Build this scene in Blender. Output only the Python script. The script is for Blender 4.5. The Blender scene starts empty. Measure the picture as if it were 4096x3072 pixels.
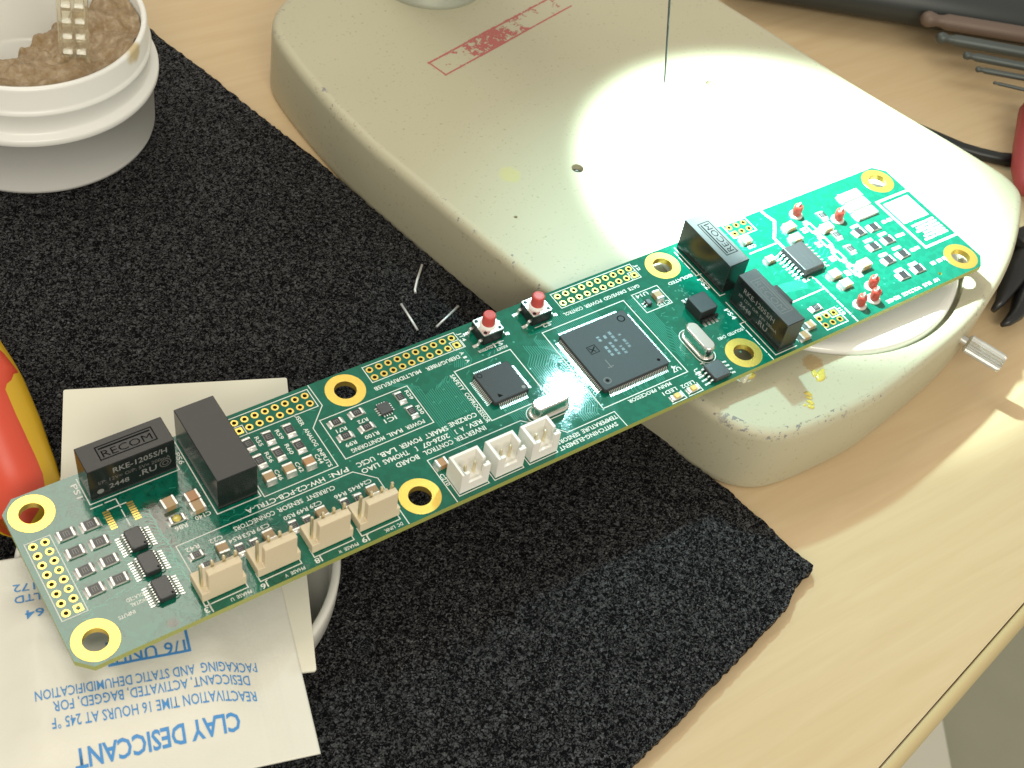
import bpy, bmesh, math, random
from mathutils import Vector, Matrix, noise
R = random.Random(7)
SC = bpy.context.scene
COL = SC.collection
SC.unit_settings.scale_length = 0.01          # 1 unit = 1 cm; all numbers below are millimetres
S = 0.1

# ------------------------------------------------------------------ camera
cam = bpy.data.cameras.new("camera")
cam.sensor_width = 36.0
cam.lens = 5455.28 / 4096 * 36.0
cam.clip_start = 0.1
cam.clip_end = 2000
camo = bpy.data.objects.new("camera", cam)
COL.objects.link(camo)
_r = [[0.8259989, 0.3294605, -0.4573637], [-0.5401169, 0.6947223, -0.4750101], [0.1612437, 0.6393877, 0.7517871]]
camo.matrix_world = Matrix([[_r[0][0], _r[0][1], _r[0][2], -16.354624], [_r[1][0], _r[1][1], _r[1][2], -15.424974],
                            [_r[2][0], _r[2][1], _r[2][2], 27.185048], [0, 0, 0, 1]])
cam.dof.use_dof = True
cam.dof.focus_distance = 33.5
cam.dof.aperture_fstop = 0.46
SC.camera = camo

# ------------------------------------------------------------------ world and lamps
wd = bpy.data.worlds.new("World")
SC.world = wd
wd.use_nodes = True
bg = wd.node_tree.nodes["Background"]
bg.inputs[0].default_value = (1.0, 0.94, 0.815, 1)
bg.inputs[1].default_value = 0.60
SC.view_settings.view_transform = 'Standard'
SC.view_settings.look = 'None'
SC.view_settings.exposure = 0.07
SC.view_settings.gamma = 1.0

def area(name, loc, sx, sy, power, color, target=None):
    l = bpy.data.lights.new(name, 'AREA')
    l.shape = 'RECTANGLE'
    l.size, l.size_y = sx * S, sy * S
    l.energy = power
    l.color = color
    o = bpy.data.objects.new(name, l)
    COL.objects.link(o)
    o.location = Vector(loc) * S
    d = (Vector(target) - Vector(loc)) if target else Vector((0, 0, -1))
    o.rotation_euler = d.to_track_quat('-Z', 'Y').to_euler()
    return o

def spot(name, loc, target, half, blend, power, color, radius):
    l = bpy.data.lights.new(name, 'SPOT')
    l.spot_size = math.radians(half * 2)
    l.spot_blend = blend
    l.energy = power
    l.color = color
    l.shadow_soft_size = radius * S
    o = bpy.data.objects.new(name, l)
    COL.objects.link(o)
    o.location = Vector(loc) * S
    o.rotation_euler = (Vector(target) - Vector(loc)).to_track_quat('-Z', 'Y').to_euler()
    return o

# ceiling light panel of the room, an unseen fill added behind the viewer, and the microscope's lamp (a bright core and its wide spill)
area("ceiling_panel", (-90, 1010, 1520), 700, 640, 5.6 * math.pi * 70 * 64, (1.0, 0.95, 0.82))
area("rear_fill", (-600, -1400, 1250), 1200, 500, 9.5 * math.pi * 120 * 50, (1.0, 0.945, 0.81), (0, 0, 0))
LAMP = (73.5, 74, 153)
spot("microscope_lamp", LAMP, (101, 36, 23), 26, 0.42, 52000, (0.72, 1.0, 0.96), 4.2)
spot("microscope_lamp_spill", LAMP, (80, -60, 0), 55, 1.0, 10000, (0.50, 0.95, 1.0), 4.2)

# ------------------------------------------------------------------ material helpers
MATS = {}
class NT:
    def __init__(self, name):
        self.m = bpy.data.materials.new(name)
        self.m.use_nodes = True
        self.n = self.m.node_tree.nodes
        self.l = self.m.node_tree.links
        self.b = self.n["Principled BSDF"]
        self.out = self.n["Material Output"]
    def node(self, t, **kw):
        n = self.n.new(t)
        for k, v in kw.items():
            setattr(n, k, v)
        return n
    def set(self, **kw):
        for k, v in kw.items():
            k = k.replace('_', ' ')
            i = self.b.inputs[k]
            if isinstance(v, (tuple, list)):
                i.default_value = tuple(v) + ((1,) if len(v) == 3 and i.type == 'RGBA' else ())
            elif isinstance(v, (int, float)):
                i.default_value = v
            else:
                self.l.new(v, i)
        return self
    def co(self, out='Object', scale=(1, 1, 1), rot=(0, 0, 0)):
        t = self.node('ShaderNodeTexCoord')
        mp = self.node('ShaderNodeMapping')
        mp.inputs['Scale'].default_value = scale
        mp.inputs['Rotation'].default_value = rot
        self.l.new(t.outputs[out], mp.inputs[0])
        return mp.outputs[0]
    def noise(self, vec, scale, detail=4, rough=.55, dist=0):
        n = self.node('ShaderNodeTexNoise')
        self.l.new(vec, n.inputs['Vector'])
        n.inputs['Scale'].default_value = scale
        n.inputs['Detail'].default_value = detail
        n.inputs['Roughness'].default_value = rough
        n.inputs['Distortion'].default_value = dist
        return n.outputs[0]
    def voro(self, vec, scale, feature='F1', out=0):
        n = self.node('ShaderNodeTexVoronoi', feature=feature)
        self.l.new(vec, n.inputs['Vector'])
        n.inputs['Scale'].default_value = scale
        return n.outputs[out]
    def ramp(self, fac, stops, interp='LINEAR'):
        r = self.node('ShaderNodeValToRGB')
        r.color_ramp.interpolation = interp
        e = r.color_ramp.elements
        while len(e) < len(stops):
            e.new(.5)
        for q, (p, c) in zip(e, stops):
            q.position = p
            c = (c, c, c) if isinstance(c, (int, float)) else c
            q.color = tuple(c) + (1,)
        self.l.new(fac, r.inputs[0])
        return r.outputs[0]
    def mix(self, fac, a, b, mode='MIX'):
        n = self.node('ShaderNodeMix', data_type='RGBA', blend_type=mode)
        for i, v in ((0, fac), (6, a), (7, b)):
            if isinstance(v, (int, float)):
                n.inputs[i].default_value = v
            elif isinstance(v, (tuple, list)):
                n.inputs[i].default_value = tuple(v) + (1,)
            else:
                self.l.new(v, n.inputs[i])
        return n.outputs[2]
    def math(self, op, a, b=0.0, c=None, clamp=False):
        n = self.node('ShaderNodeMath', operation=op, use_clamp=clamp)
        for i, v in enumerate((a, b) if c is None else (a, b, c)):
            if isinstance(v, (int, float)):
                n.inputs[i].default_value = v
            else:
                self.l.new(v, n.inputs[i])
        return n.outputs[0]
    def dist(self, p):                       # distance (cm) to a point in object space
        t = self.node('ShaderNodeTexCoord')
        n = self.node('ShaderNodeVectorMath', operation='DISTANCE')
        self.l.new(t.outputs['Object'], n.inputs[0])
        n.inputs[1].default_value = p
        return n.outputs['Value']
    def bump(self, h, strength=.3, distance=.02):
        n = self.node('ShaderNodeBump')
        n.inputs['Strength'].default_value = strength
        n.inputs['Distance'].default_value = distance
        self.l.new(h, n.inputs['Height'])
        self.l.new(n.outputs[0], self.b.inputs['Normal'])
        return self

def mat(name, color, rough=.5, metal=0., bump=0, bscale=20, var=0.0, **kw):
    if name in MATS:
        return MATS[name]
    t = NT(name)
    t.set(Roughness=rough, Metallic=metal)
    v = t.co()
    if var:
        n = t.noise(v, bscale * .6, 3)
        t.set(Base_Color=t.mix(n, tuple(c * (1 - var) for c in color), tuple(min(1, c * (1 + var)) for c in color)))
    else:
        t.set(Base_Color=color)
    if bump:
        t.bump(t.noise(v, bscale, 3), bump, .01)
    t.set(**kw)
    MATS[name] = t.m
    return t.m

# solder mask: glossy green lacquer, uneven with flux residue
def make_mask():
    t = NT("green_solder_mask")
    v = t.co()
    n1 = t.noise(v, 1.1, 4)
    base = t.mix(n1, (0.0008, 0.102, 0.062), (0.0015, 0.142, 0.088))
    # copper pours seen through the lacquer
    pour = t.ramp(t.noise(v, 4.5, 2, .4), [(.50, 0), (.53, 1)])
    base = t.mix(t.math('MULTIPLY', pour, .35), base, (0.003, 0.172, 0.108))
    # burnt flux near the left capacitors and at the lower left
    nz = t.noise(v, 7, 5, .7)
    burn = None
    for p, r0 in (((2.25, -1.42, 0), .62), ((2.2, -1.05, 0), .35), ((1.456, -3.785, 0), .22), ((2.15, -2.0, 0), .35)):
        d = t.math('SUBTRACT', 1.0, t.math('DIVIDE', t.dist(p), r0), clamp=True)
        burn = d if burn is None else t.math('MAXIMUM', burn, d)
    bm_ = t.ramp(t.math('MULTIPLY', burn, t.math('MULTIPLY', nz, 2.2)), [(.25, 0), (.75, .8)])
    base = t.mix(bm_, base, (0.075, 0.048, 0.028))
    lf = t.math('SUBTRACT', 1.0, t.math('DIVIDE', t.dist((2.0, -2.2, 0)), 4.2), clamp=True)
    lf = t.ramp(lf, [(0.05, 0), (.45, 1)])
    cn = t.math('MULTIPLY', t.noise(v, 3.2, 4, .6, 1.0), 6)
    ct = t.ramp(t.math('ABSOLUTE', t.math('SUBTRACT', t.math('FRACT', cn), .5)), [(.07, 1), (.15, 0)])
    ct = t.math('MULTIPLY', ct, t.math('MULTIPLY', lf, t.ramp(t.noise(v, 1.7, 2), [(.42, 0), (.55, 1)])))
    base = t.mix(t.math('MULTIPLY', ct, .75), base, (0.0005, 0.040, 0.025))
    t.set(Base_Color=base)
    # residue film: wavy, locally rough
    film = t.ramp(t.noise(v, 2.2, 4, .6), [(.45, 0), (.62, 1)])
    rr = t.math('ADD', t.math('MULTIPLY', film, .05), .04)
    t.set(Roughness=rr, Specular_IOR_Level=.62, Coat_Weight=.010, Coat_Roughness=.30)
    wob = t.voro(v, 13, 'SMOOTH_F1')
    h = t.math('ADD', t.math('MULTIPLY', t.noise(v, 16, 3, .6, 1.5), 1.0), t.math('MULTIPLY', t.math('MULTIPLY', wob, film), 1.1))
    t.bump(t.math('SUBTRACT', h, t.math('MULTIPLY', ct, 5.0)), .036, .03)
    return t.m
M_MASK = make_mask()
M_FR4 = mat("board_edge_laminate", (0.36, 0.38, 0.10), .45, 0, .2, 60, .2)
M_TRACE = mat("masked_copper_trace", (0.030, 0.255, 0.180), .10, 0, 0, 20, 0, Specular_IOR_Level=.6)
M_SILK = mat("white_silkscreen_ink", (0.80, 0.82, 0.76), .55)
M_GOLD = mat("gold_plating", (0.94, 0.66, 0.17), .30, .8, .08, 40)
M_GOLDW = mat("gold_plated_ring", (0.93, 0.66, 0.15), .30, .85, .35, 26)
M_TIN = mat("tin_solder", (0.80, 0.79, 0.76), .32, .72, .5, 45)
M_LEAD = mat("tinned_lead", (0.76, 0.75, 0.71), .32, .8)
M_PIN = mat("tinned_brass_pin", (0.80, 0.72, 0.50), .28, .85)
M_EPOXY = mat("black_epoxy", (0.022, 0.023, 0.024), .42, 0, .35, 90, .2)
M_EPOXYT = mat("black_epoxy_chip_top", (0.034, 0.036, 0.038), .38, 0, .30, 60, .2, Specular_IOR_Level=.8)
M_MCUTOP = mat("dull_chip_top", (0.036, 0.039, 0.042), .55, 0, .5, 60, .2, Specular_IOR_Level=.45)
M_GLOSSBLACK = mat("glossy_black_casing", (0.012, 0.013, 0.014), .23, 0, .03, 10)
M_CASETOP = mat("matte_black_casing_top", (0.030, 0.029, 0.029), .46, 0, .5, 120, .15, Specular_IOR_Level=.9)
M_LASER = mat("grey_laser_marking", (0.24, 0.24, 0.235), .6)
M_LASERDIM = mat("dim_laser_marking", (0.12, 0.115, 0.11), .6)
M_ENGR = mat("engraved_dark", (0.006, 0.006, 0.006), .8, 0, 0, 20, 0, Specular_IOR_Level=.1)
M_RES = mat("resistor_glaze", (0.030, 0.030, 0.032), .3)
M_CERA = mat("white_alumina", (0.62, 0.60, 0.54), .45)
M_CAPT = mat("tan_capacitor_ceramic", (0.44, 0.295, 0.15), .38, 0, .2, 50, .15)
M_CAPO = mat("orange_capacitor_ceramic", (0.46, 0.24, 0.11), .38, 0, .2, 50, .15)
M_NYLON = mat("cream_nylon", (0.71, 0.60, 0.42), .42, 0, .05, 20)
M_WNYLON = mat("white_nylon", (0.86, 0.84, 0.79), .38, 0, .05, 20, 0, Subsurface_Weight=.35, Subsurface_Radius=(.15, .14, .12))
M_CAN = mat("nickel_can", (0.82, 0.80, 0.74), .20, 1.0, .12, 40)
M_STEEL = mat("switch_steel_plate", (0.83, 0.82, 0.80), .35, 1.0, .05, 40)
M_REDBTN = mat("red_button_plastic", (0.55, 0.070, 0.060), .38)
M_REDBEAD = mat("red_bead_plastic", (0.50, 0.065, 0.045), .35)
M_AMBER = mat("amber_lens", (0.75, 0.55, 0.18), .25)
M_BLACKP = mat("black_plastic", (0.012, 0.012, 0.013), .35, 0, .1, 30)

# ------------------------------------------------------------------ mesh helpers
class MB:
    def __init__(self):
        self.v, self.f, self.s = [], [], []
    def add(self, vs, fs, smooth=False):
        o = len(self.v)
        self.v += [tuple(p) for p in vs]
        self.f += [tuple(i + o for i in f) for f in fs]
        self.s += [smooth] * len(fs)
        return self
    def box(self, x0, x1, y0, y1, z0, z1, bottom=True):
        vs = [(x0, y0, z0), (x1, y0, z0), (x1, y1, z0), (x0, y1, z0), (x0, y0, z1), (x1, y0, z1), (x1, y1, z1), (x0, y1, z1)]
        fs = [(4, 5, 6, 7), (0, 1, 5, 4), (1, 2, 6, 5), (2, 3, 7, 6), (3, 0, 4, 7)]
        if bottom:
            fs.append((3, 2, 1, 0))
        return self.add(vs, fs)
    def rbox(self, x0, x1, y0, y1, z0, z1, b, bs=None, taper=0):
        """box whose top edges are chamfered by b and whose upright edges by bs"""
        bs = b if bs is None else bs
        def ring(i, z, q):
            return [(x0 + i + q, y0 + i, z), (x1 - i - q, y0 + i, z), (x1 - i, y0 + i + q, z), (x1 - i, y1 - i - q, z),
                    (x1 - i - q, y1 - i, z), (x0 + i + q, y1 - i, z), (x0 + i, y1 - i - q, z), (x0 + i, y0 + i + q, z)]
        return self.rings([ring(0, z0, bs), ring(taper, z1 - b, bs), ring(taper + b * .35, z1 - b * .35, bs), ring(taper + b, z1, bs)])
    def rings(self, rs, cap0=True, cap1=True, smooth=False, close=True):
        n = len(rs[0])
        vs = [p for r in rs for p in r]
        fs = []
        for k in range(len(rs) - 1):
            for i in range(n if close else n - 1):
                j = (i + 1) % n
                fs.append((k * n + i, k * n + j, (k + 1) * n + j, (k + 1) * n + i))
        self.add(vs, fs, smooth)
        o = len(self.v) - len(vs)
        if cap0:
            self.f.append(tuple(o + i for i in reversed(range(n)))); self.s.append(False)
        if cap1:
            self.f.append(tuple(o + (len(rs) - 1) * n + i for i in range(n))); self.s.append(False)
        return self
    def prism(self, poly, z0, z1, bottom=True):
        a = sum(poly[i][0] * poly[(i + 1) % len(poly)][1] - poly[(i + 1) % len(poly)][0] * poly[i][1] for i in range(len(poly)))
        if a < 0:
            poly = poly[::-1]
        return self.rings([[(x, y, z0) for x, y in poly], [(x, y, z1) for x, y in poly]], cap0=bottom)
    def lathe(self, prof, n=32, cx=0, cy=0, cap0=False, cap1=False, smooth=True):
        rs = [[(cx + r * math.cos(2 * math.pi * i / n), cy + r * math.sin(2 * math.pi * i / n), z) for i in range(n)] for r, z in prof]
        return self.rings(rs, cap0, cap1, smooth)
    def cyl(self, cx, cy, r, z0, z1, n=20, smooth=True):
        return self.lathe([(r, z0), (r, z1)], n, cx, cy, True, True, smooth)
    def tube(self, pts, r, n=8, smooth=True, radii=None, flat=1.0):
        P = [Vector(p) for p in pts]
        rs = []
        up = Vector((0, 0, 1))
        for i, p in enumerate(P):
            d = (P[min(i + 1, len(P) - 1)] - P[max(i - 1, 0)]).normalized()
            a = up.cross(d)
            if a.length < 1e-3:
                a = Vector((1, 0, 0)).cross(d)
            a.normalize()
            b = d.cross(a)
            q = radii[i] if radii else r
            rs.append([tuple(p + a * q * math.cos(2 * math.pi * k / n) + b * q * flat * math.sin(2 * math.pi * k / n)) for k in range(n)])
        return self.rings(rs, True, True, smooth)
    def strip(self, pts, w, z):
        """flat line of width w with mitred corners"""
        P = [Vector((p[0], p[1])) for p in pts]
        L, Rr = [], []
        for i, p in enumerate(P):
            d0 = (p - P[i - 1]).normalized() if i else (P[1] - p).normalized()
            d1 = (P[i + 1] - p).normalized() if i < len(P) - 1 else d0
            n0 = Vector((-d0.y, d0.x)); n1 = Vector((-d1.y, d1.x))
            m = (n0 + n1)
            m = m.normalized() if m.length > 1e-4 else n0
            k = w / 2 / max(.4, m.dot(n0))
            e = -d0 * w / 2 if i == 0 else (d0 * w / 2 if i == len(P) - 1 else Vector((0, 0)))
            L.append((p.x + m.x * k + e.x, p.y + m.y * k + e.y, z)); Rr.append((p.x - m.x * k + e.x, p.y - m.y * k + e.y, z))
        n = len(P)
        return self.add(L + Rr, [(i, n + i, n + i + 1, i + 1) for i in range(n - 1)])
    def mesh(self, name, m):
        me = bpy.data.meshes.new(name)
        me.from_pydata([(x * S, y * S, z * S) for x, y, z in self.v], [], self.f)
        me.polygons.foreach_set('use_smooth', self.s)
        me.materials.append(m)
        me.update()
        return me

def obj(name, me, parent=None, loc=(0, 0, 0), rz=0.0, kind=None, label=None):
    o = bpy.data.objects.new(name, me)
    COL.objects.link(o)
    o.location = (loc[0] * S, loc[1] * S, loc[2] * S)
    o.rotation_euler = (0, 0, rz)
    if parent:
        o.parent = parent
    if kind: o['kind'] = kind
    if label: o['label'] = label
    return o
def tag(o, label, cat, group=None, kind=None):
    o['label'] = label; o['category'] = cat
    if group: o['group'] = group
    if kind: o['kind'] = kind
    return o
def empty(name, loc=(0, 0, 0)):
    o = bpy.data.objects.new(name, None)
    COL.objects.link(o)
    o.empty_display_size = .5
    o.location = tuple(c * S for c in loc)
    return o
CACHE = {}
def cached(key, fn):
    if key not in CACHE:
        CACHE[key] = fn()
    return CACHE[key]

def text_mesh(s, length, height, bold=.0, m=None):
    """flat lettering: cap height and total length in mm, centred on y, starting at x = 0"""
    c = bpy.data.curves.new("lettering", 'FONT')
    c.body = s
    c.size = 1
    c.resolution_u = 2
    c.offset = bold
    o = bpy.data.objects.new("lettering_tmp", c)
    COL.objects.link(o)
    bpy.context.view_layer.update()
    me = bpy.data.meshes.new_from_object(o.evaluated_get(bpy.context.evaluated_depsgraph_get()))
    bpy.data.objects.remove(o)
    bpy.data.curves.remove(c)
    xs = [v.co.x for v in me.vertices]; ys = [v.co.y for v in me.vertices]
    x0, x1 = min(xs), max(xs)
    y0, y1 = (0, .73) if len(s) > 1 or s.isalnum() else (min(ys), max(ys))
    for v in me.vertices:
        v.co = ((v.co.x - x0) / (x1 - x0) * length * S, ((v.co.y - y0) / (y1 - y0) - .5) * height * S, 0)
    me.materials.clear()
    me.materials.append(m or M_SILK)
    return me
def frame_matrix(o, xd, yd):
    x = Vector(xd).normalized(); y = Vector(yd).normalized(); z = x.cross(y)
    return Matrix([[x.x, y.x, z.x, o[0] * S], [x.y, y.y, z.y, o[1] * S], [x.z, y.z, z.z, o[2] * S], [0, 0, 0, 1]])

# ================================================================== SETTING
def wood():
    t = NT("maple_laminate")
    a = math.atan2(.21, .977)
    v = t.co('Object', (.16, 2.2, 1), (0, 0, -a))
    n = t.noise(v, 1.3, 6, .6, .6)
    v2 = t.co('Object', (.5, 7, 1), (0, 0, -a))
    f = t.noise(v2, 4, 3, .6)
    c = t.ramp(n, [(.30, (0.575, 0.425, 0.245)), (.50, (0.60, 0.450, 0.265)), (.72, (0.625, 0.480, 0.290))])
    t.set(Base_Color=t.mix(t.math('MULTIPLY', f, .07), c, (0.48, 0.33, 0.17)), Roughness=.42)
    t.bump(t.noise(t.co(), 30, 2), .06, .01)
    return t.m
M_WOOD = wood()
ED = Vector((.9777, .2098)); EP = Vector((16.5, -113.0)); EN = Vector((-.2098, .9777))
def ep(a, b): p = EP + ED * a + EN * b; return (p.x, p.y)
b = MB(); b.prism([ep(-500, 0), ep(600, 0), ep(600, 700), ep(-500, 700)], -25, 0)
desk = obj("desk", b.mesh("desk", M_WOOD), kind='structure')
tag(desk, "pale maple desk top with a rounded front edge", "desk", kind='structure')
b = MB()
prof = [(-.25, -24.5), (-2.2, -24), (-3.3, -21), (-3.6, -12), (-3.5, -4), (-3.0, -1.6), (-1.9, -.5), (-.7, -.25), (-.25, -.6)]
b.rings([[(*ep(a, y), z) for y, z in prof] for a in (-500, 600)], True, True, True)
obj("edge_band", b.mesh("edge_band", mat("cream_edge_band", (0.55, 0.44, 0.23), .4, 0, .1, 30)), desk)
b = MB(); b.prism([ep(-260, 12), ep(35.5, 12), ep(35.5, 450), ep(-260, 450)], -700, -26)
obj("drawer_cabinet", b.mesh("drawer_cabinet", mat("pale_grey_laminate", (0.62, 0.60, 0.50), .5)), desk)
b = MB(); b.box(-3000, 3000, -3000, 3000, -720, -701)
def floorm():
    t = NT("grey_vinyl_floor"); v = t.co()
    t.set(Base_Color=t.mix(t.noise(v, .12, 4), (0.27, 0.27, 0.19), (0.36, 0.35, 0.26)), Roughness=.5)
    return t.m
fl = obj("floor", b.mesh("floor", floorm()), kind='structure')

b = MB(); b.prism([(436, -174), (720, 230), (300, 480), (60, 60)], -701, -698)  # pale area of the floor, laid on as a thin slab
obj("pale_floor_patch", b.mesh("pale_floor_patch", mat("pale_floor_tone", (0.66, 0.64, 0.54), .6, 0, .1, 3)), kind='structure')

# ---- black foam mat
def foam():
    t = NT("black_foam")
    v = t.co()
    vv = t.node('ShaderNodeVectorMath', operation='ADD')
    t.l.new(v, vv.inputs[0])
    nn = t.node('ShaderNodeTexNoise'); nn.inputs['Scale'].default_value = 14; t.l.new(v, nn.inputs['Vector'])
    sc = t.node('ShaderNodeVectorMath', operation='SCALE'); sc.inputs['Scale'].default_value = .08
    t.l.new(nn.outputs['Color'], sc.inputs[0]); t.l.new(sc.outputs[0], vv.inputs[1])
    c1 = t.voro(vv.outputs[0], 15.0, 'SMOOTH_F1'); c2 = t.noise(vv.outputs[0], 13, 3, .55, 1.4)
    h = t.math('ADD', t.math('MULTIPLY', c1, -.9), t.math('MULTIPLY', c2, .9))
    worm = t.ramp(c2, [(.47, 0.0), (.64, 1.0)])
    glint = t.ramp(t.noise(v, 26, 1, .5), [(.66, 0.0), (.72, 1.0)])
    cc = t.mix(worm, (0.006, 0.006, 0.0068), (0.060, 0.060, 0.064))
    t.set(Base_Color=t.mix(t.math('MULTIPLY', glint, worm), cc, (0.22, 0.22, 0.23)), Roughness=.36, Specular_IOR_Level=t.math('MULTIPLY', worm, .5))  # highlights on the grains painted in as paler colour
    t.bump(h, 1.0, .08)
    return t.m
M_FOAM = foam()
out = [(-40, 250), (-27, 195), (-25.2, 189.5), (-22.6, 178.7), (-17.6, 161), (-13.2, 142), (-5.2, 112), (-3.2, 101), (2.2, 75), (8.6, 47), (9.8, 41),
       (17.5, 10), (25.2, -12), (27.3, -25.2), (31.1, -36.5), (33.5, -49.6), (35.3, -62.8), (36.4, -65.6), (35.0, -67.0), (33.2, -66.9), (29.2, -68), (25.7, -69.9), (23.3, -71.6),
       (12.6, -74.3), (-.3, -77.6), (-16.7, -81.8), (-35.5, -85.9), (-120, -106), (-230, -132), (-250, 60), (-240, 250)]
def densify(poly, step, jit):
    q = []
    for i, p in enumerate(poly):
        a, c = Vector(p), Vector(poly[(i + 1) % len(poly)])
        k = max(1, int((c - a).length / step))
        for j in range(k):
            m = a.lerp(c, j / k)
            q.append((m.x + R.uniform(-jit, jit), m.y + R.uniform(-jit, jit)))
    return q
base_clip_x = None
pl = densify(out, 1.1, .28)
b = MB(); b.rings([[(x, y, .05) for x, y in pl], [(x + R.uniform(-.1, .1), y + R.uniform(-.1, .1), 1.6) for x, y in pl], [(x, y, 3) for x, y in pl]])
mt = obj("foam_mat", b.mesh("foam_mat", M_FOAM))
tag(mt, "black grainy foam mat with a cut corner lying on the maple desk", "mat")

# ---- microscope base
ctrl = [(-3.4, 140), (-3.2, 118), (-1.0, 95), (4.0, 70), (9.0, 45), (15.0, 20), (20.5, 0), (25.5, -16), (29.2, -28), (33.6, -35.4), (40.2, -39.9), (49, -41.6),
        (60, -42.0), (72, -41.7), (85, -39.8), (98, -37.4), (111, -34.6), (122, -31.4), (131, -28.0), (139, -24.6), (150, -18.8), (160, -12.2), (168.2, -5.8), (173.0, -1.0), (174.6, 5.0),
        (173.6, 12), (169.4, 27), (163.6, 45.5), (157.6, 66), (151, 92), (144, 118), (137.5, 145), (132, 166), (127.5, 178), (118, 186), (105, 186), (70, 180), (38, 173), (16, 167), (4.5, 160.0), (-1.5, 151.5)]
def spline(pts, k):
    q = []
    n = len(pts)
    for i in range(n):
        p0, p1, p2, p3 = (Vector(pts[(i + j) % n]) for j in (-1, 0, 1, 2))
        for s in range(k):
            u = s / k
            q.append(.5 * ((2 * p1) + (-p0 + p2) * u + (2 * p0 - 5 * p1 + 4 * p2 - p3) * u * u + (-p0 + 3 * p1 - 3 * p2 + p3) * u ** 3))
    return q
bp = spline(ctrl, 6)
def inset(poly, d):
    n = len(poly); q = []
    for i in range(n):
        t = (poly[(i + 1) % n] - poly[i - 1]).normalized()
        nn = Vector((-t.y, t.x))          # polygon runs anticlockwise seen from above -> inward is left
        q.append(poly[i] + nn * d)
    return q
PC = (95.15, 15.19); PR = 47.4
def basem():
    t = NT("cream_enamel_paint")
    v = t.co()
    n = t.noise(v, .35, 4)
    c = t.mix(n, (0.46, 0.435, 0.305), (0.51, 0.48, 0.345))
    speck = t.ramp(t.noise(v, 10, 2, .5), [(.635, 0), (.68, .75)])
    sp2 = t.ramp(t.noise(v, 1.6, 3), [(.40, 0), (.56, 1)])
    c = t.mix(t.math('MULTIPLY', speck, sp2), c, (0.33, 0.30, 0.19))
    sv = t.co('Object', (1, 9, 1), (0, 0, .6))
    scr = t.ramp(t.noise(sv, 3.0, 2), [(.70, 0), (.725, .5)])
    c = t.mix(t.math('MULTIPLY', scr, t.ramp(t.noise(v, 1.2, 1), [(.5, 0), (.6, 1)])), c, (0.40, 0.36, 0.25))
    # chipped paint along the rim (attribute 'rim' marks the rounded edge)
    at = t.node('ShaderNodeAttribute', attribute_name='rim')
    chip = t.math('MULTIPLY', at.outputs['Fac'], t.ramp(t.noise(v, 5.5, 4, .7), [(.60, 0), (.62, 1)]))
    ar = t.ramp(t.noise(v, .55, 1), [(.50, 0), (.56, 1)])
    chip = t.math('MULTIPLY', chip, ar)
    fr = t.math('SUBTRACT', 1.0, t.math('DIVIDE', t.dist((4.3, -4.0, 2.3)), 2.0), clamp=True)
    chip2 = t.math('MULTIPLY', t.math('MULTIPLY', at.outputs['Fac'], t.ramp(fr, [(0, 0), (.2, 1)])), t.ramp(t.noise(v, 4.5, 4, .7), [(.565, 0), (.58, 1)]))
    chip = t.math('MAXIMUM', chip, chip2)
    c = t.mix(chip, c, (0.22, 0.215, 0.205))
    # brown and yellow flux stains
    for p, r0, col in (((6.35, -2.5, 2.3), .45, (0.40, 0.26, 0.10)), ((2.93, 6.75, 2.3), .5, (0.52, 0.50, 0.22))):
        d = t.math('SUBTRACT', 1.0, t.math('DIVIDE', t.dist(p), r0), clamp=True)
        s_ = t.ramp(t.math('MULTIPLY', d, t.math('MULTIPLY', t.noise(v, 8, 4, .7), 2)), [(.3, 0), (.45, .7)])
        c = t.mix(s_, c, col)
    t.set(Base_Color=c, Roughness=.46)
    h = t.math('ADD', t.math('MULTIPLY', t.noise(v, 24, 3, .6), .5), t.math('MULTIPLY', chip, -.8))
    t.bump(h, .13, .03)
    return t.m
M_BASE = basem()
prf = [(1.4, 0.1), (.4, .5), (0, 1.5), (0, 19.6), (0, 20.4), (.25, 21.5), (.8, 22.35), (1.6, 22.85), (2.6, 23.0)]
base = empty("microscope_base", (88, 75, 0))
tag(base, "cream painted cast microscope base with chipped rounded rim and a faded red stamp", "microscope base")
def W2(o, pb):            # parent keeping world coordinates
    o.parent = pb
    o.matrix_parent_inverse = Matrix.Translation(-Vector(pb.location))
    return o
def circ(cx, cy, r, n): return [(cx + r * math.cos(2 * math.pi * i / n), cy + r * math.sin(2 * math.pi * i / n)) for i in range(n)]
b = MB()
rings = []
for d, z in prf:
    rings.append([(p.x, p.y, z) for p in inset(bp, d)])
b.rings(rings, True, False, True)
nside = len(b.v)
rim_v = set(range(5 * len(bp), nside))
holes = [(PC[0], PC[1], PR, 96), (49.0, 62.1, 1.75, 20), (111.8, 78.5, 1.6, 20), (21.3, 52.3, .55, 10)]
bmx = bmesh.new()
es = []
def loop(pts):
    vs = [bmx.verts.new(p) for p in pts]
    es.extend(bmx.edges.new((vs[i], vs[(i + 1) % len(vs)])) for i in range(len(vs)))
loop([(x, y, z) for x, y, z in rings[-1]])
for cx, cy, r, n in holes:
    loop([(x, y, 23.0) for x, y in circ(cx, cy, r, n)])
bmesh.ops.triangle_fill(bmx, use_beauty=True, use_dissolve=False, edges=es, normal=(0, 0, 1))
bmx.verts.index_update()
fs = [[v.index for v in f.verts] for f in bmx.faces]
vs = [tuple(v.co) for v in bmx.verts]
bmx.free()
fs = [f if (Vector(vs[f[1]]) - Vector(vs[f[0]])).cross(Vector(vs[f[2]]) - Vector(vs[f[0]])).z > 0 else f[::-1] for f in fs]
b.add(vs, fs)
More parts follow.
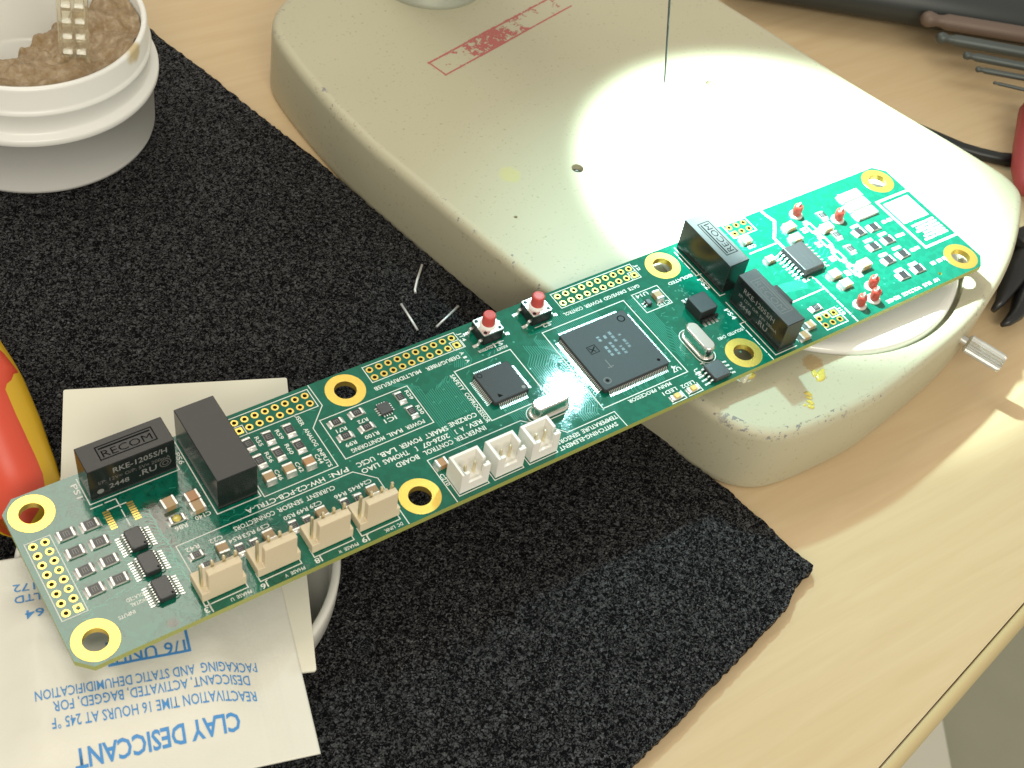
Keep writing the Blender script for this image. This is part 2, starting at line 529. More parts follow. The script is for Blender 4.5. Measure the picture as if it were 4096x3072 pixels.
for cx, cy, r, n in holes:          # bores; a floor closes each
    dep = 19.5 if r > 5 else 12
    b.rings([[(x, y, 23.0) for x, y in circ(cx, cy, r, n)[::-1]], [(x, y, dep) for x, y in circ(cx, cy, r, n)[::-1]]], False, True, True)
me = b.mesh("body", M_BASE)
at = me.attributes.new('rim', 'FLOAT', 'POINT')
for i in range(len(me.vertices)):
    at.data[i].value = 1.0 if i in rim_v else 0.0
W2(obj("body", me), base)
# screws sunk in the two threaded holes
for x, y, r in ((49.0, 62.1, 1.5), (111.8, 78.5, 1.35)):
    b = MB(); b.lathe([(r, 19), (r, 21.3), (r * .55, 21.6), (r * .5, 20.6)], 16, x, y, False, True)
    W2(obj("sunken_screw", b.mesh("sunken_screw", mat("dark_steel", (0.10, 0.105, 0.10), .35, 1.0))), base)
# post
b = MB(); b.lathe([(18.6, 23.02), (18.6, 24.4), (18.0, 24.9), (18.0, 180)], 56, 57.04, 158.55, False, True)
W2(obj("post", b.mesh("post", mat("grey_satin_metal", (0.36, 0.37, 0.30), .38, .35, .1, 20))), base)
# thumb screw with knurled head on the front side
b = MB()
hx = []
for k in range(40):
    r = 2.75 if k % 2 else 2.35
    a = 2 * math.pi * k / 40
    hx.append((r * math.cos(a), r * math.sin(a)))
b.rings([[(x * .8, y * .8, 1.4) for x, y in hx], [(x, y, 2.0) for x, y in hx], [(x, y, 12.0) for x, y in hx], [(x * .86, y * .86, 12.7) for x, y in hx]])
b.lathe([(1.5, -1.0), (1.5, 1.4)], 14)
ts = obj("thumb_screw", b.mesh("thumb_screw", mat("knurled_aluminium", (0.62, 0.62, 0.58), .32, 1.0)))
W2(ts, base)
ts.location = Vector((118.6, -32.6, 13.6)) * S
ts.rotation_euler = Vector((.42, -.90, -.08)).to_track_quat('Z', 'Y').to_euler()
# faded red rubber stamp
def stampm():
    t = NT("faded_red_stamp_ink")
    v = t.co('Object')
    sx = t.node('ShaderNodeSeparateXYZ'); t.l.new(v, sx.inputs[0])
    X, Y = sx.outputs[0], sx.outputs[1]         # cm: 0..5.9 , 0..0.78
    def band(c, p, w):
        return t.math('LESS_THAN', t.math('ABSOLUTE', t.math('SUBTRACT', c, p)), w)
    wear = t.noise(v, 2.2, 5, .75)
    wear2 = t.noise(v, 7, 4, .7)
    edge = t.math('MAXIMUM', t.math('MAXIMUM', band(Y, .04, .03), band(Y, .74, .035)), band(X, .05, .03))
    mid = t.math('SUBTRACT', 1.0, t.math('DIVIDE', t.math('ABSOLUTE', t.math('SUBTRACT', X, 2.5)), 1.6), clamp=True)
    e = t.math('MULTIPLY', edge, t.ramp(t.math('ADD', wear2, t.math('MULTIPLY', mid, .12)), [(.38, 0), (.46, 1)]))
    bl = t.math('MULTIPLY', t.ramp(t.math('ADD', wear, t.math('MULTIPLY', mid, .22)), [(.58, 0), (.62, 1)]), t.ramp(wear2, [(.40, 0), (.46, 1)]))
    a = t.math('MAXIMUM', e, bl)
    t.set(Base_Color=(0.50, 0.135, 0.125), Roughness=.6)
    t.set(Alpha=t.math('MULTIPLY', a, .85))
    return t.m
sd = Vector((55.3, 15.3)).normalized(); sn = Vector((-sd.y, sd.x))
b = MB(); b.add([(0, 0, 0), (60, 0, 0), (60, 8, 0), (0, 8, 0)], [(0, 1, 2, 3)])
st = obj("red_stamp", b.mesh("red_stamp", stampm()))
W2(st, base)
st.matrix_basis = frame_matrix((35.3, 111.9, 23.03), (sd.x, sd.y, 0), (sn.x, sn.y, 0))
# blobs of amber flux
M_FLUX = mat("amber_flux", (0.62, 0.52, 0.10), .12, 0, .6, 30, .3, Coat_Weight=.5)
for x, y, rx, ry, h, a in ((62.7, -29.2, 2.6, 1.1, .5, .5), (61.5, -28.0, 1.2, .8, .35, 1.2), (55.4, -32.6, 1.0, .6, .3, -.9), (54.6, -33.6, .9, .5, .3, -.9), (53.9, -35.0, 1.0, .6, .3, -1.0), (53.0, -36.2, .9, .7, .35, -.8),
                           (52.0, -35.0, .6, .4, .2, .2), (45.3, -21.4, 1.3, .7, .9, 0.2), (43.5, -20.8, 2.2, 1.3, 1.4, .3)):
    b = MB()
    n = 18
    rs = []
    for q, z in ((1, 0), (.93, .45), (.7, .82), (.35, 1.0)):
        rs.append([])
        for k in range(n):
            aa = 2 * math.pi * k / n
            w = 1 + .22 * noise.noise((x + math.cos(aa) * 1.3, y + math.sin(aa) * 1.3, 0)) * 2
            px, py = rx * q * w * math.cos(aa), ry * q * w * math.sin(aa)
            rs[-1].append((x + px * math.cos(a) - py * math.sin(a), y + px * math.sin(a) + py * math.cos(a), 23.01 + h * z))
    b.rings(rs, False, True, True)
    W2(obj("flux_blob", b.mesh("flux_blob", M_FLUX if x > 44 else mat("clear_flux", (0.70, 0.70, 0.55), .1))), base)

# ---- white stage plate
b = MB()
r = 46.6
b.lathe([(r - 1.2, 19.6), (r, 20.4), (r, 22.6), (r - .2, 23.3), (r - .8, 23.9), (r - 1.7, 24.2), (r - 2.8, 24.3)], 128, PC[0] - .6, PC[1] + .35, True, True)
pt = obj("stage_plate", b.mesh("stage_plate", mat("glossy_white_plate", (0.80, 0.79, 0.73), .12, 0, 0, 10, 0, Coat_Weight=.4)))
tag(pt, "glossy white round stage plate set into the cream microscope base", "plate")

# ================================================================== CIRCUIT BOARD
board = empty("circuit_board")
tag(board, "long green printed circuit board propped from the desiccant packet to the microscope base", "circuit board")
board.matrix_world = Matrix([[0.9997084, 0.0004455, -0.0241447, -12.4955974], [0, 0.9998298, 0.0184469, 1.6997107], [0.0241488, -0.0184415, 0.9995383, 2.3510264], [0, 0, 0, 1]])
HOLES = [(0, 0), (0, 34.19), (74.44, 0), (74.44, 34.19), (169.26, 0), (169.26, 34.19), (248.95, 0), (248.95, 34.19)]
P = 2.54
HDR = [(-2.736 + P * c, 8.095 + P * k, c == 1 and k == 7) for c in range(2) for k in range(8)]
HDR += [(47.488 + P * k, -2.707 + P * c, c == 1 and k == 0) for c in range(2) for k in range(8)]
HDR += [(82.476 + P * k, -2.905 + P * c, c == 1 and k == 9) for c in range(2) for k in range(10)]
HDR += [(137.258 + P * k, -3.001 + P * c, c == 1 and k == 9) for c in range(2) for k in range(10)]
HDR += [(195.378 + P * k, 34.112 + P * c, c == 0 and k == 2) for c in range(2) for k in range(3)]
HDR += [(195.3 + P * k, -3.65 + P * c, c == 1 and k == 0) for c in range(2) for k in range(3)]
T = -1.6
U0, U1, V0, V1, CH = -5.4, 254.6, -5.3, 39.6, 3.0
outl = [(U0 + CH, -V0), (U0, -V0 - CH), (U0, -V1 + CH), (U0 + CH, -V1), (U1 - CH, -V1), (U1, -V1 + CH), (U1, -V0 - CH), (U1 - CH, -V0)]
bmx = bmesh.new()
es = []
loop([(x, y, 0) for x, y in outl])
for u, v in HOLES: loop([(x, y, 0) for x, y in circ(u, -v, 2.72, 36)])
for u, v, sq in HDR: loop([(x, y, 0) for x, y in circ(u, -v, .5, 10)])
loop([(x, y, 0) for x, y in circ(238.4, -36.5, .55, 12)])
bmesh.ops.triangle_fill(bmx, use_beauty=True, use_dissolve=False, edges=es, normal=(0, 0, 1))
bmx.verts.index_update()
vs = [tuple(v.co) for v in bmx.verts]
fs = [[v.index for v in f.verts] for f in bmx.faces]
bmx.free()
fs = [f if (Vector(vs[f[1]]) - Vector(vs[f[0]])).cross(Vector(vs[f[2]]) - Vector(vs[f[0]])).z > 0 else f[::-1] for f in fs]
b = MB(); b.add(vs, fs); b.add([(x, y, T) for x, y, z in vs], [f[::-1] for f in fs])
obj("substrate", b.mesh("substrate", M_MASK), board)
b = MB()
b.rings([[(x, y, T) for x, y in outl], [(x, y, 0) for x, y in outl]], False, False)
for u, v, r, n in [(u, v, 2.72, 36) for u, v in HOLES] + [(238.4, 36.5, .55, 12)]:
    c_ = circ(u, -v, r, n)[::-1]
    b.rings([[(x, y, T) for x, y in c_], [(x, y, 0) for x, y in c_]], False, False)
obj("board_edge", b.mesh("board_edge", M_FR4), board)
b = MB()
for u, v, s_ in HDR:
    c_ = circ(u, -v, .5, 10)[::-1]
    b.rings([[(x, y, T) for x, y in c_], [(x, y, 0) for x, y in c_]], False, False)
obj("pin_hole_wall", b.mesh("pin_hole_wall", mat("shade_painted_bore", (0.075, 0.050, 0.010), .5)), board, kind='stuff')  # shade inside the plated holes painted as dark brown
# plated rings and pads
def ringmesh():
    b = MB(); b.lathe([(2.66, T - .03), (2.66, .05)], 48); b.lathe([(2.66, .05), (4.8, .05), (4.85, .01)], 48, smooth=False)
    return b.mesh("mounting_ring", M_GOLDW)
for u, v in HOLES: obj("mounting_ring", cached('mring', ringmesh), board, (u, -v, 0))
def padmesh():
    b = MB(); b.lathe([(.50, -.02), (.50, .05), (.90, .05), (.93, .01)], 16, smooth=False)
    return b.mesh("pin_pad", M_GOLD)
def sqpad():
    b = MB()
    n = 16
    def sqr(q): return [(max(-q, min(q, 1.42 * q * math.cos(2 * math.pi * (i + .5) / n))), max(-q, min(q, 1.42 * q * math.sin(2 * math.pi * (i + .5) / n))), .05) for i in range(n)]
    c_ = [(.48 * math.cos(2 * math.pi * (i + .5) / n), .48 * math.sin(2 * math.pi * (i + .5) / n)) for i in range(n)]
    b.rings([[(x, y, -.02) for x, y in c_], [(x, y, .05) for x, y in c_], sqr(.92), [(x, y, 0) for x, y, z in sqr(.92)]], False, False)
    return b.mesh("pin_pad", M_GOLD)
for u, v, sq in HDR: obj("pin_pad", cached('sq', sqpad) if sq else cached('pad', padmesh), board, (u, -v, 0))
for uc in (13.4, 18.7):
    for k in range(8):
        def gp():
            b = MB(); b.box(-.72, .72, -.21, .21, .0, .05, False); return b.mesh("gold_pad", M_GOLD)
        obj("gold_pad", cached('gp', gp), board, (uc, -(6.75 + .65 * k), 0))

# ---- printed lines and lettering
def line(pts, w=.22, z=.03, name="printed_outline"):
    b = MB(); b.strip([(u, -v) for u, v in pts], w, z)
    obj(name, b.mesh(name, M_SILK), board)
def dashes(a, c, dash, gap, w=.3):
    a, c = Vector(a), Vector(c); L = (c - a).length; d = (c - a) / L; s = 0
    while s < L - .2:
        e = min(L, s + dash)
        line([tuple(a + d * s), tuple(a + d * e)], w, name="printed_dash")
        s = e + gap
def rect(u0, v0, u1, v1, w=.22): line([(u0, v0), (u1, v0), (u1, v1), (u0, v1), (u0, v0 - w / 2)], w)
line([(67.34, -5.1), (67.5, 1.64), (62.51, 6.62), (62.45, 18.6), (44.4, 18.6), (44.4, 14)])
rect(46.0, -4.2, 66.6, 1.4); line([(46.0, -1.45), (48.8, -1.45), (48.8, 1.4)])
rect(64.85, 5.35, 87.95, 17.7)
rect(81.2, -4.25, 106.7, .88); line([(104.0, .88), (104.0, -1.7), (106.7, -1.7)]); line([(104.2, 1.0), (107.0, 1.0), (107.0, -1.4)])
rect(135.9, -4.35, 161.4, .9); line([(158.8, .9), (158.8, -1.75), (161.4, -1.75)])
rect(-4.1, 6.85, 1.25, 27.3, .18)
line([(22.7, 39.3), (22.6, 21.5), (64.5, 21.55), (68.6, 25.6), (68.6, 39.4)])
line([(81.0, 39.4), (80.9, 26.5), (106.3, 26.6), (112.7, 32.7), (114.3, 34.6), (128.1, 34.6), (128.3, 39.5)])
rect(100.3, 6.7, 116.4, 23.5, .25)
line([(126.2, 32.5), (126.6, 5.7), (152.0, 5.7), (152.2, 32.7), (126.2, 32.6)], .25)
rect(155.0, 5.2, 163.3, 12.0)
for u in (21.9, 34.2, 46.7, 58.1):
    line([(u - .1, 35.2), (u - .1, 37.45), (u + 9.4, 37.45), (u + 9.4, 36.2)], .25)
for u0, u1 in ((82.2, 90.1), (91.6, 99.5), (101.1, 109)):
    line([(u0, 32.5), (u0, 38.35), (u1, 38.35), (u1, 36)])
line([(11.3, -4), (11.3, 3.55), (31.5, 3.55), (31.5, -4)], .25)
line([(33.7, -4.2), (33.6, 18.05), (43.8, 18.05), (43.8, 6)], .25)
line([(176.3, -4.0), (176.3, 15.7), (178, 15.75)], .25)
line([(176.3, 18.3), (176.3, 38.6), (183.4, 38.65)], .25)
for a, c in (((11.0, 4.6), (13.5, 4.6)), ((14.2, 4.5), (16.5, 4.5)), ((16.55, 4.6), (16.6, 7.0)), ((13.9, 6.4), (18.0, 6.4)), ((16.5, 7.7), (16.5, 9.7)), ((16.5, 10.3), (16.5, 12.3))):
    line([a, c], .25, name="printed_dash")
for a, c in (((175.3, -2.6), (175.3, -1.2)), ((175.2, -.4), (175.2, 1.2)), ((175.2, 1.8), (175.2, 4.2)), ((174.8, 27.7), (174.8, 26.0)), ((174.8, 28.5), (174.8, 30.8)), ((174.8, 31.5), (174.8, 33.9)), ((174.8, 34.5), (174.8, 36.9)), ((174.8, 37.5), (174.8, 39.4))):
    line([a, c], .3, name="printed_dash")
line([(175.2, 4.9), (175.2, 7.05), (176.8, 7.05)], .25); line([(174.8, 26.0), (176.6, 26.0)], .25)
dashes((194.2, 6.95), (203.6, 6.95), 2.3, .45, .42)
dashes((185.5, 26.25), (203.6, 26.25), 2.1, .45, .36)
dashes((204.35, 22.6), (204.35, 39.3), 2.1, .85, .42)
line([(208.2, -4.6), (208.3, -3.2), (209, -.15), (206.3, 3.1), (204.35, 5.1), (204.35, 9.3)], .85, name="printed_barrier")
rect(193.9, -5.0, 202.0, .35, .25)
line([(194.7, 32.7), (194.6, 38.2), (202.0, 38.2), (202.0, 32.75), (194.7, 32.7)], .25); line([(198.9, 32.7), (198.9, 35.4), (202.0, 35.4)], .22)
line([(254.3, 6.85), (242.1, 6.85), (242.2, 27.0), (254.3, 27.0)], .75, name="printed_frame")
def blot(u0, u1, v0, v1, name="printed_mark"):
    b = MB()
    n = max(6, int((u1 - u0) / .5))
    tp = [(u0 + (u1 - u0) * i / n, -v0 + R.uniform(-.12, .1), .03) for i in range(n + 1)]
    bt = [(u0 + (u1 - u0) * i / n, -v1 + R.uniform(-.1, .12), .03) for i in range(n + 1)]
    k = n + 1
    b.add(tp + bt, [(i, k + i, k + i + 1, i + 1) for i in range(n)])
    obj(name, b.mesh(name, M_SILK), board)
blot(243.3, 253.0, 8.3, 17.2)
for k, (a, c) in enumerate(((244.6, 253.2), (245.2, 253.3), (244.2, 253.3), (246.0, 253.4), (245.0, 253.3), (244.2, 248.5), (249.0, 253.3))):
    vv = 18.9 + min(k, 5) * 1.15
    blot(a, c, vv - .38, vv + .38)
for u, v in ((238.4, 13.9), (240.4, 13.9), (238.0, 20.0), (239.6, 20.05), (237.9, 26.1), (239.7, 26.0), (239.6, 32.6), (242.0, 32.6), (244.2, 32.6)):
    blot(u - .8, u + .75, v - .55, v + .55)
for u, v in ((229.0, 11.6), (234.2, 17.5), (228.6, 17.6), (234.0, 23.5), (228.5, 23.8), (233.8, 30.2), (228.3, 30.3)):
    blot(u - 1.5, u + 1.5, v - .55, v + .5)
# jumper outlines with bare pads
for u, v in ((216.9, 6.5), (216.9, 12.6), (216.6, 18.6), (216.8, 24.7)):
    b = MB()
    for du in (-.72, .72): b.box(du - .4, du + .4, 0, 0, 0, 0, False) if False else None
    rect(u - .95, -0 + v - 1.6, u + .95, v + 1.6, .55)
    for dv in (-2.3, 2.3):
        bb = MB(); bb.box(-.85, .85, -.6, .6, 0, .09, False)
        obj("jumper_pad", bb.mesh("jumper_pad", M_TIN), board, (u, -(v + dv), 0))
    blot(u - 3.4, u - 1.7, v - 1.0, v - .2); blot(u - 3.4, u - 1.7, v + .15, v + .95)

TXT = [("USER ANALOG INPUTS", (60.9, 1.2), (61.0, 18.0), 1.05), ("POWER RAIL", (86.2, 16.35), (76.4, 16.35), 1.15), ("MONITORING", (75.6, 16.4), (67.1, 16.4), 1.15),
       ("IC1", (81.0, 12.4), (77.9, 12.4), 1.2), ("DEBUG/FIBER", (104.0, 3.1), (94.6, 3.1), 1.15), ("MULTIDRIVE/USB", (93.2, 2.9), (80.6, 2.9), 1.15),
       ("SAFETY COPROCESSOR", (99.2, 7.2), (99.5, 23.6), 1.15), ("CORZINE", (98.1, 20.2), (90.6, 20.2), 1.35), ("REV. A ]", (98.1, 22.5), (90.3, 22.5), 1.35),
       ("INVERTER", (97.9, 24.5), (89.6, 24.5), 1.35), ("CONTROL", (89.0, 24.55), (81.2, 24.55), 1.35), ("SMART", (90.0, 20.55), (83.9, 20.55), 1.35), ("2026-07", (89.1, 22.6), (82.0, 22.6), 1.35),
       ("POWER LAB, UCSC", (82.9, 20.5), (66.2, 20.5), 1.35), ("[ THOMAS LIAO", (80.6, 22.5), (66.3, 22.5), 1.35), ("BOARD", (79.8, 24.65), (73.9, 24.65), 1.35),
       ("P/N: HW-C2-PCB-CTRL-A", (64.0, 20.4), (39.2, 20.4), 1.3), ("CURRENT", (59.0, 23.4), (52.0, 23.4), 1.2), ("SENSOR", (51.2, 23.3), (45.2, 23.3), 1.2), ("CONNECTORS", (44.5, 23.3), (34.9, 23.3), 1.2),
       ("MAIN PROCESSOR", (146.0, 33.8), (133.0, 33.8), 1.1), ("LED1", (146.3, 35.75), (142.1, 35.75), 1.15), ("LED2", (151.6, 36.05), (147.6, 36.05), 1.15),
       ("TEMPERATURE", (127.8, 36.1), (117.5, 36.1), 1.2), ("SENSORS", (116.7, 36.2), (110.4, 36.2), 1.2), ("SWITCHING-ELEMENT", (126.6, 37.95), (109.8, 37.95), 1.2),
       ("GATE DRIVE/GD", (159.0, 3.2), (147.6, 3.2), 1.1), ("POWER", (146.8, 3.2), (141.5, 3.2), 1.1), ("CONTROL", (140.9, 3.1), (135.1, 3.1), 1.1),
       ("S1", (115.9, 3.9), (113.4, 3.9), 1.4), ("PROCESSOR", (113.0, 4.0), (108.9, 4.0), .8), ("RESET", (116.4, 5.4), (113.2, 5.4), .8), ("S2", (130.4, 3.9), (127.9, 3.9), 1.3),
       ("PS2", (175.2, 8.3), (175.3, 12.5), 1.4), ("PS4", (174.7, 20.2), (174.8, 24.1), 1.4), ("PS1", (10.2, -3.0), (10.2, 1.0), 1.3), ("PS6", (32.8, -.9), (32.7, 2.5), 1.2),
       ("J3", (23.2, 38.45), (21.2, 38.45), 1.4), ("J6", (35.5, 38.75), (33.6, 38.75), 1.3), ("J8", (48.2, 38.5), (46.2, 38.5), 1.3), ("J9", (59.5, 38.6), (57.4, 38.6), 1.3),
       ("PHASE U", (31.5, 38.6), (26.9, 38.6), .85), ("PHASE V", (43.7, 38.7), (39.1, 38.7), .85), ("PHASE W", (56.4, 38.75), (51.7, 38.75), .85), ("DC LINK", (67.4, 38.7), (62.9, 38.7), .85),
       ("C210", (81.7, 31.2), (81.7, 34.7), 1.0), ("U14", (159.5, 6.3), (155.7, 6.3), 1.2), ("C195", (163.0, 11.2), (159.1, 11.2), 1.1), ("R86", (27.0, 17.6), (24.2, 17.6), 1.15), ("C140", (32.6, 17.0), (29.0, 17.0), 1.1),
       ("R42", (26.9, 23.5), (23.9, 23.5), 1.15), ("C22", (32.1, 23.8), (29.1, 23.8), 1.15), ("R54", (35.4, 25.6), (32.6, 25.6), 1.1), ("R53", (38.6, 25.7), (35.8, 25.7), 1.1), ("C39", (42.0, 25.6), (39.1, 25.6), 1.1),
       ("C24", (67.0, 25.5), (64.3, 25.5), 1.1), ("R45", (64.0, 25.7), (61.2, 25.7), 1.1), ("R46", (60.5, 25.9), (57.6, 25.9), 1.1), ("C29", (54.6, 25.6), (51.7, 25.6), 1.1), ("R49", (51.2, 25.7), (48.5, 25.7), 1.1), ("R50", (48.0, 25.75), (45.4, 25.75), 1.1),
       ("R71", (69.3, 9.95), (66.7, 9.95), 1.1), ("R72", (74.9, 9.9), (72.3, 9.9), 1.1), ("R99", (69.4, 14.5), (66.6, 14.5), 1.1), ("R100", (75.2, 14.5), (71.6, 14.5), 1.1),
       ("R29", (87.05, 6.5), (87.05, 9.4), .95), ("R30", (87.05, 11.6), (87.05, 14.4), .95), ("R55", (50.1, 3.0), (50.1, 5.9), 1.0), ("R59", (55.0, 3.3), (55.1, 6.2), 1.0), ("R56", (50.1, 7.9), (50.1, 11.0), 1.0), ("R60", (55.1, 7.9), (55.1, 11.0), 1.0),
       ("C46", (49.8, 13.2), (49.8, 16.3), 1.0), ("C42", (54.7, 13.4), (54.8, 16.4), 1.0), ("C44", (59.6, 13.5), (59.7, 16.3), 1.0),
       ("ISOLATED", (12.9, 28.9), (8.6, 28.9), .9), ("DIGITAL", (12.6, 30.3), (8.9, 30.3), .9), ("INPUTS", (9.2, 31.9), (5.7, 31.9), .9), ("4", (150.6, 30.0), (149.2, 30.0), 1.2), ("U7", (151.3, 30.9), (148.8, 30.9), 1.2), ("U4", (154.4, 32.9), (154.4, 35.2), 1.3),
       ("ISOLATED CHB2", (174.3, 27.7), (166.1, 27.7), .95), ("ISOLATED", (174.3, 6.3), (166.4, 6.3), 1.0), ("J14", (107.9, -3.6), (107.9, -.6), 1.0), ("J2", (162.6, -3.6), (162.6, -1.2), 1.0), ("J10", (202.9, 33.2), (202.9, 36.0), 1.0), ("U3", (204.3, 21.6), (200.6, 21.6), 1.2),
       ("C43", (197.8, 5.0), (195.0, 5.0), 1.1), ("R310", (198.6, 33.2), (195.2, 33.2), 1.0), ("HV BUS VOLTAGE SENSE", (236.4, 37.9), (216.6, 37.9), 1.15), ("A", (105.1, 2.0), (105.1, 3.0), 1.1), ("1", (105.1, 3.6), (105.1, 4.2), 1.0), ("A", (105.1, 4.7), (105.1, 5.7), 1.0),
       ("Y1", (157.2, 31.5), (157.2, 33.4), 1.1), ("Y2", (121.2, 29.9), (119.4, 29.9), 1.1)]
WORDS = []
for s_, a, c, h in TXT:
    k, n = 0, len(s_)
    for w_ in s_.split(" "):
        if w_:
            q0, q1 = k / n, (k + (.4 if w_ in '[]' else len(w_))) / n
            WORDS.append((w_, (a[0] + (c[0] - a[0]) * q0, a[1] + (c[1] - a[1]) * q0), (a[0] + (c[0] - a[0]) * q1, a[1] + (c[1] - a[1]) * q1), h))
        k += len(w_) + 1
for s_, a, c, h in WORDS:
    ax, ay = a[0], -a[1]; cx, cy = c[0], -c[1]
    L = math.hypot(cx - ax, cy - ay)
    d = ((cx - ax) / L, (cy - ay) / L, 0)
    o = obj("printed_text", text_mesh(s_, L, h, .016), board)
    o.matrix_basis = frame_matrix((ax, ay, .03), d, (-d[1], d[0], 0))

# ---- masked copper traces
tb = MB()
def tr(pts, w=.20): tb.strip([(u, -v) for u, v in pts], w, .012 + R.uniform(0, .004))
for k in range(17):
    u = 90.2 + k * .52
    v0_ = 8.0 + abs(k - 12) * .25 + R.uniform(0, .4); v1_ = 19.0 - R.uniform(0, .5)
    tr([(u + (1.2 if k > 5 else 0), v0_ - 1.2), (u, v0_), (u, v1_)])
for k in range(4): tr([(86.2 + .55 * k - 3, .9), (86.2 + .55 * k - 1.6, 3.6), (88.6 + .55 * k, 6.8), (88.6 + .55 * k, 25.5), (89.4 + .55 * k, 27.5 + k * .3)])
for k in range(9): tr([(102.2 + .5 * k, 1.2), (102.2 + .5 * k, 3.6 + .2 * k), (101.2 + .4 * k, 5.5 + .2 * k)])
for k in range(12):
    u = 117.4 + k * .55
    tr([(u + 2.5, 7.2 + .3 * k), (u + 2.5, 10.5 + .3 * k), (u, 13.0 + .3 * k), (u, 20.5 + R.uniform(-1.5, 1.5)), (u + 1.2, 22.2), (u + 1.2, 24 + R.uniform(0, 1.2))])
for k in range(9):
    u = 121.5 + k * .55
    tr([(u, 24.2), (u, 29.0 + .2 * k), (u - 1.6, 31.0 + .2 * k), (u - 1.6, 33.6)])
for k in range(8): tr([(123.5 + .48 * k, 6.6 + .3 * k), (123.5 + .48 * k, 9.5), (126.0 + .2 * k, 12 + .6 * k), (127.4, 13.2 + .6 * k)])
for k in range(9): tr([(152.8 + .46 * k, 6.2), (152.8 + .46 * k, 25 - .9 * k), (153.6 + .46 * k, 26.2 - .9 * k), (153.6 + .46 * k, 29.5 - .5 * k)])
for k in range(26):
    u = 130.6 + .5 * k
    tr([(u, 7.7), (u, 6.3 - R.uniform(0, .4)), (u - .6, 4.5), (u - .6, 1.2 + R.uniform(0, 2))])
for k in range(30):
    u = 131 + .5 * k
    if R.random() < .6: tr([(u, 30.6), (u, 31.6 + R.uniform(0, .8))])
for k in range(14): tr([(104.6 + .5 * k, 22.0), (104.6 + .5 * k, 23.2 + R.uniform(0, .3)), (105.2 + .5 * k, 24.4), (105.2 + .5 * k, 25.2 + R.uniform(0, 2.4))])
for k in range(20):                       # digital inputs at the left end
    v = 9.5 + k * 1.02
    tr([(11.8, v), (12.6, v + .4), (12.9, v + .4)]); tr([(19.0, v), (20.2, v), (21.0 + R.uniform(0, .8), v + .9), (21.0 + R.uniform(0, .8), v + 3)])
    tr([(-.6 + R.uniform(0, .4), v), (1.2, v + .1), (1.8, v - .5)])
for k in range(60):
    u, v = R.uniform(0, 60), R.uniform(18.6, 27.5)
    tr([(u, v), (u + R.uniform(.4, 1.5), v + R.uniform(-.5, .5)), (u + R.uniform(1.5, 3), v + R.uniform(-1, 1))], .15)
for k in range(10): tr([(202 - .2 * k, 21.2 + .32 * k), (196 - .2 * k, 20.0 + .3 * k), (188 + R.uniform(0, 2), 19.6 + .42 * k)], .14)
for k in range(8): tr([(209.6, 11 + 1.27 * k), (212 + .2 * k, 11 + 1.27 * k), (213.2 + .2 * k, 10 + 1.27 * k), (215, 10 + 1.2 * k)], .18)
for k in range(160):                      # vias and short stubs
    u, v = R.choice([(R.uniform(88, 128), R.uniform(4, 33)), (R.uniform(20, 66), R.uniform(2, 22)), (R.uniform(150, 172), R.uniform(6, 36)), (R.uniform(184, 204), R.uniform(-3, 24))])
    tr([(u, v), (u + R.choice((-1, 1)) * R.uniform(.3, 1.2), v + R.uniform(-.8, .8))], .22)
obj("copper_trace", tb.mesh("copper_trace", M_TRACE), board, kind='stuff')
vb = MB()
for k in range(190):
    u, v = R.choice([(R.uniform(88, 128), R.uniform(3, 33)), (R.uniform(1, 66), R.uniform(6, 28)), (R.uniform(150, 172), R.uniform(6, 36)), (R.uniform(184, 226), R.uniform(-3, 36))])
    vb.lathe([(.26, .016), (.11, .02)], 8, u, -v, False, False, False)
obj("via_ring", vb.mesh("via_ring", mat("masked_via", (0.05, 0.30, 0.20), .25)), board, kind='stuff')

# ---- chip components
def terminals(parent, L, W, Hh, key, fillet=.55, tw=.55):
    def f():
        b = MB()
        x1 = L / 2; x0 = x1 - tw
        b.rbox(x0, x1 + .02, -W / 2 - .02, W / 2 + .02, .02, Hh + .03, .08, .05)
        if fillet:
            b.add([(x1 + .02, -W / 2, .03), (x1 + .02, W / 2, .03), (x1 + .02, W / 2, Hh * .8), (x1 + .02, -W / 2, Hh * .8),
                   (x1 + fillet, -W / 2 - .1, .02), (x1 + fillet, W / 2 + .1, .02), (x1 + fillet * .4, W / 2 + .02, Hh * .32), (x1 + fillet * .4, -W / 2 - .02, Hh * .32)],
                  [(4, 5, 6, 7), (7, 6, 2, 3), (4, 7, 3, 0), (5, 1, 2, 6)], True)
        return b.mesh("terminal", M_TIN)
    me = cached(('term', key), f)
    obj("terminal", me, parent); obj("terminal", me, parent, (0, 0, 0), math.pi)
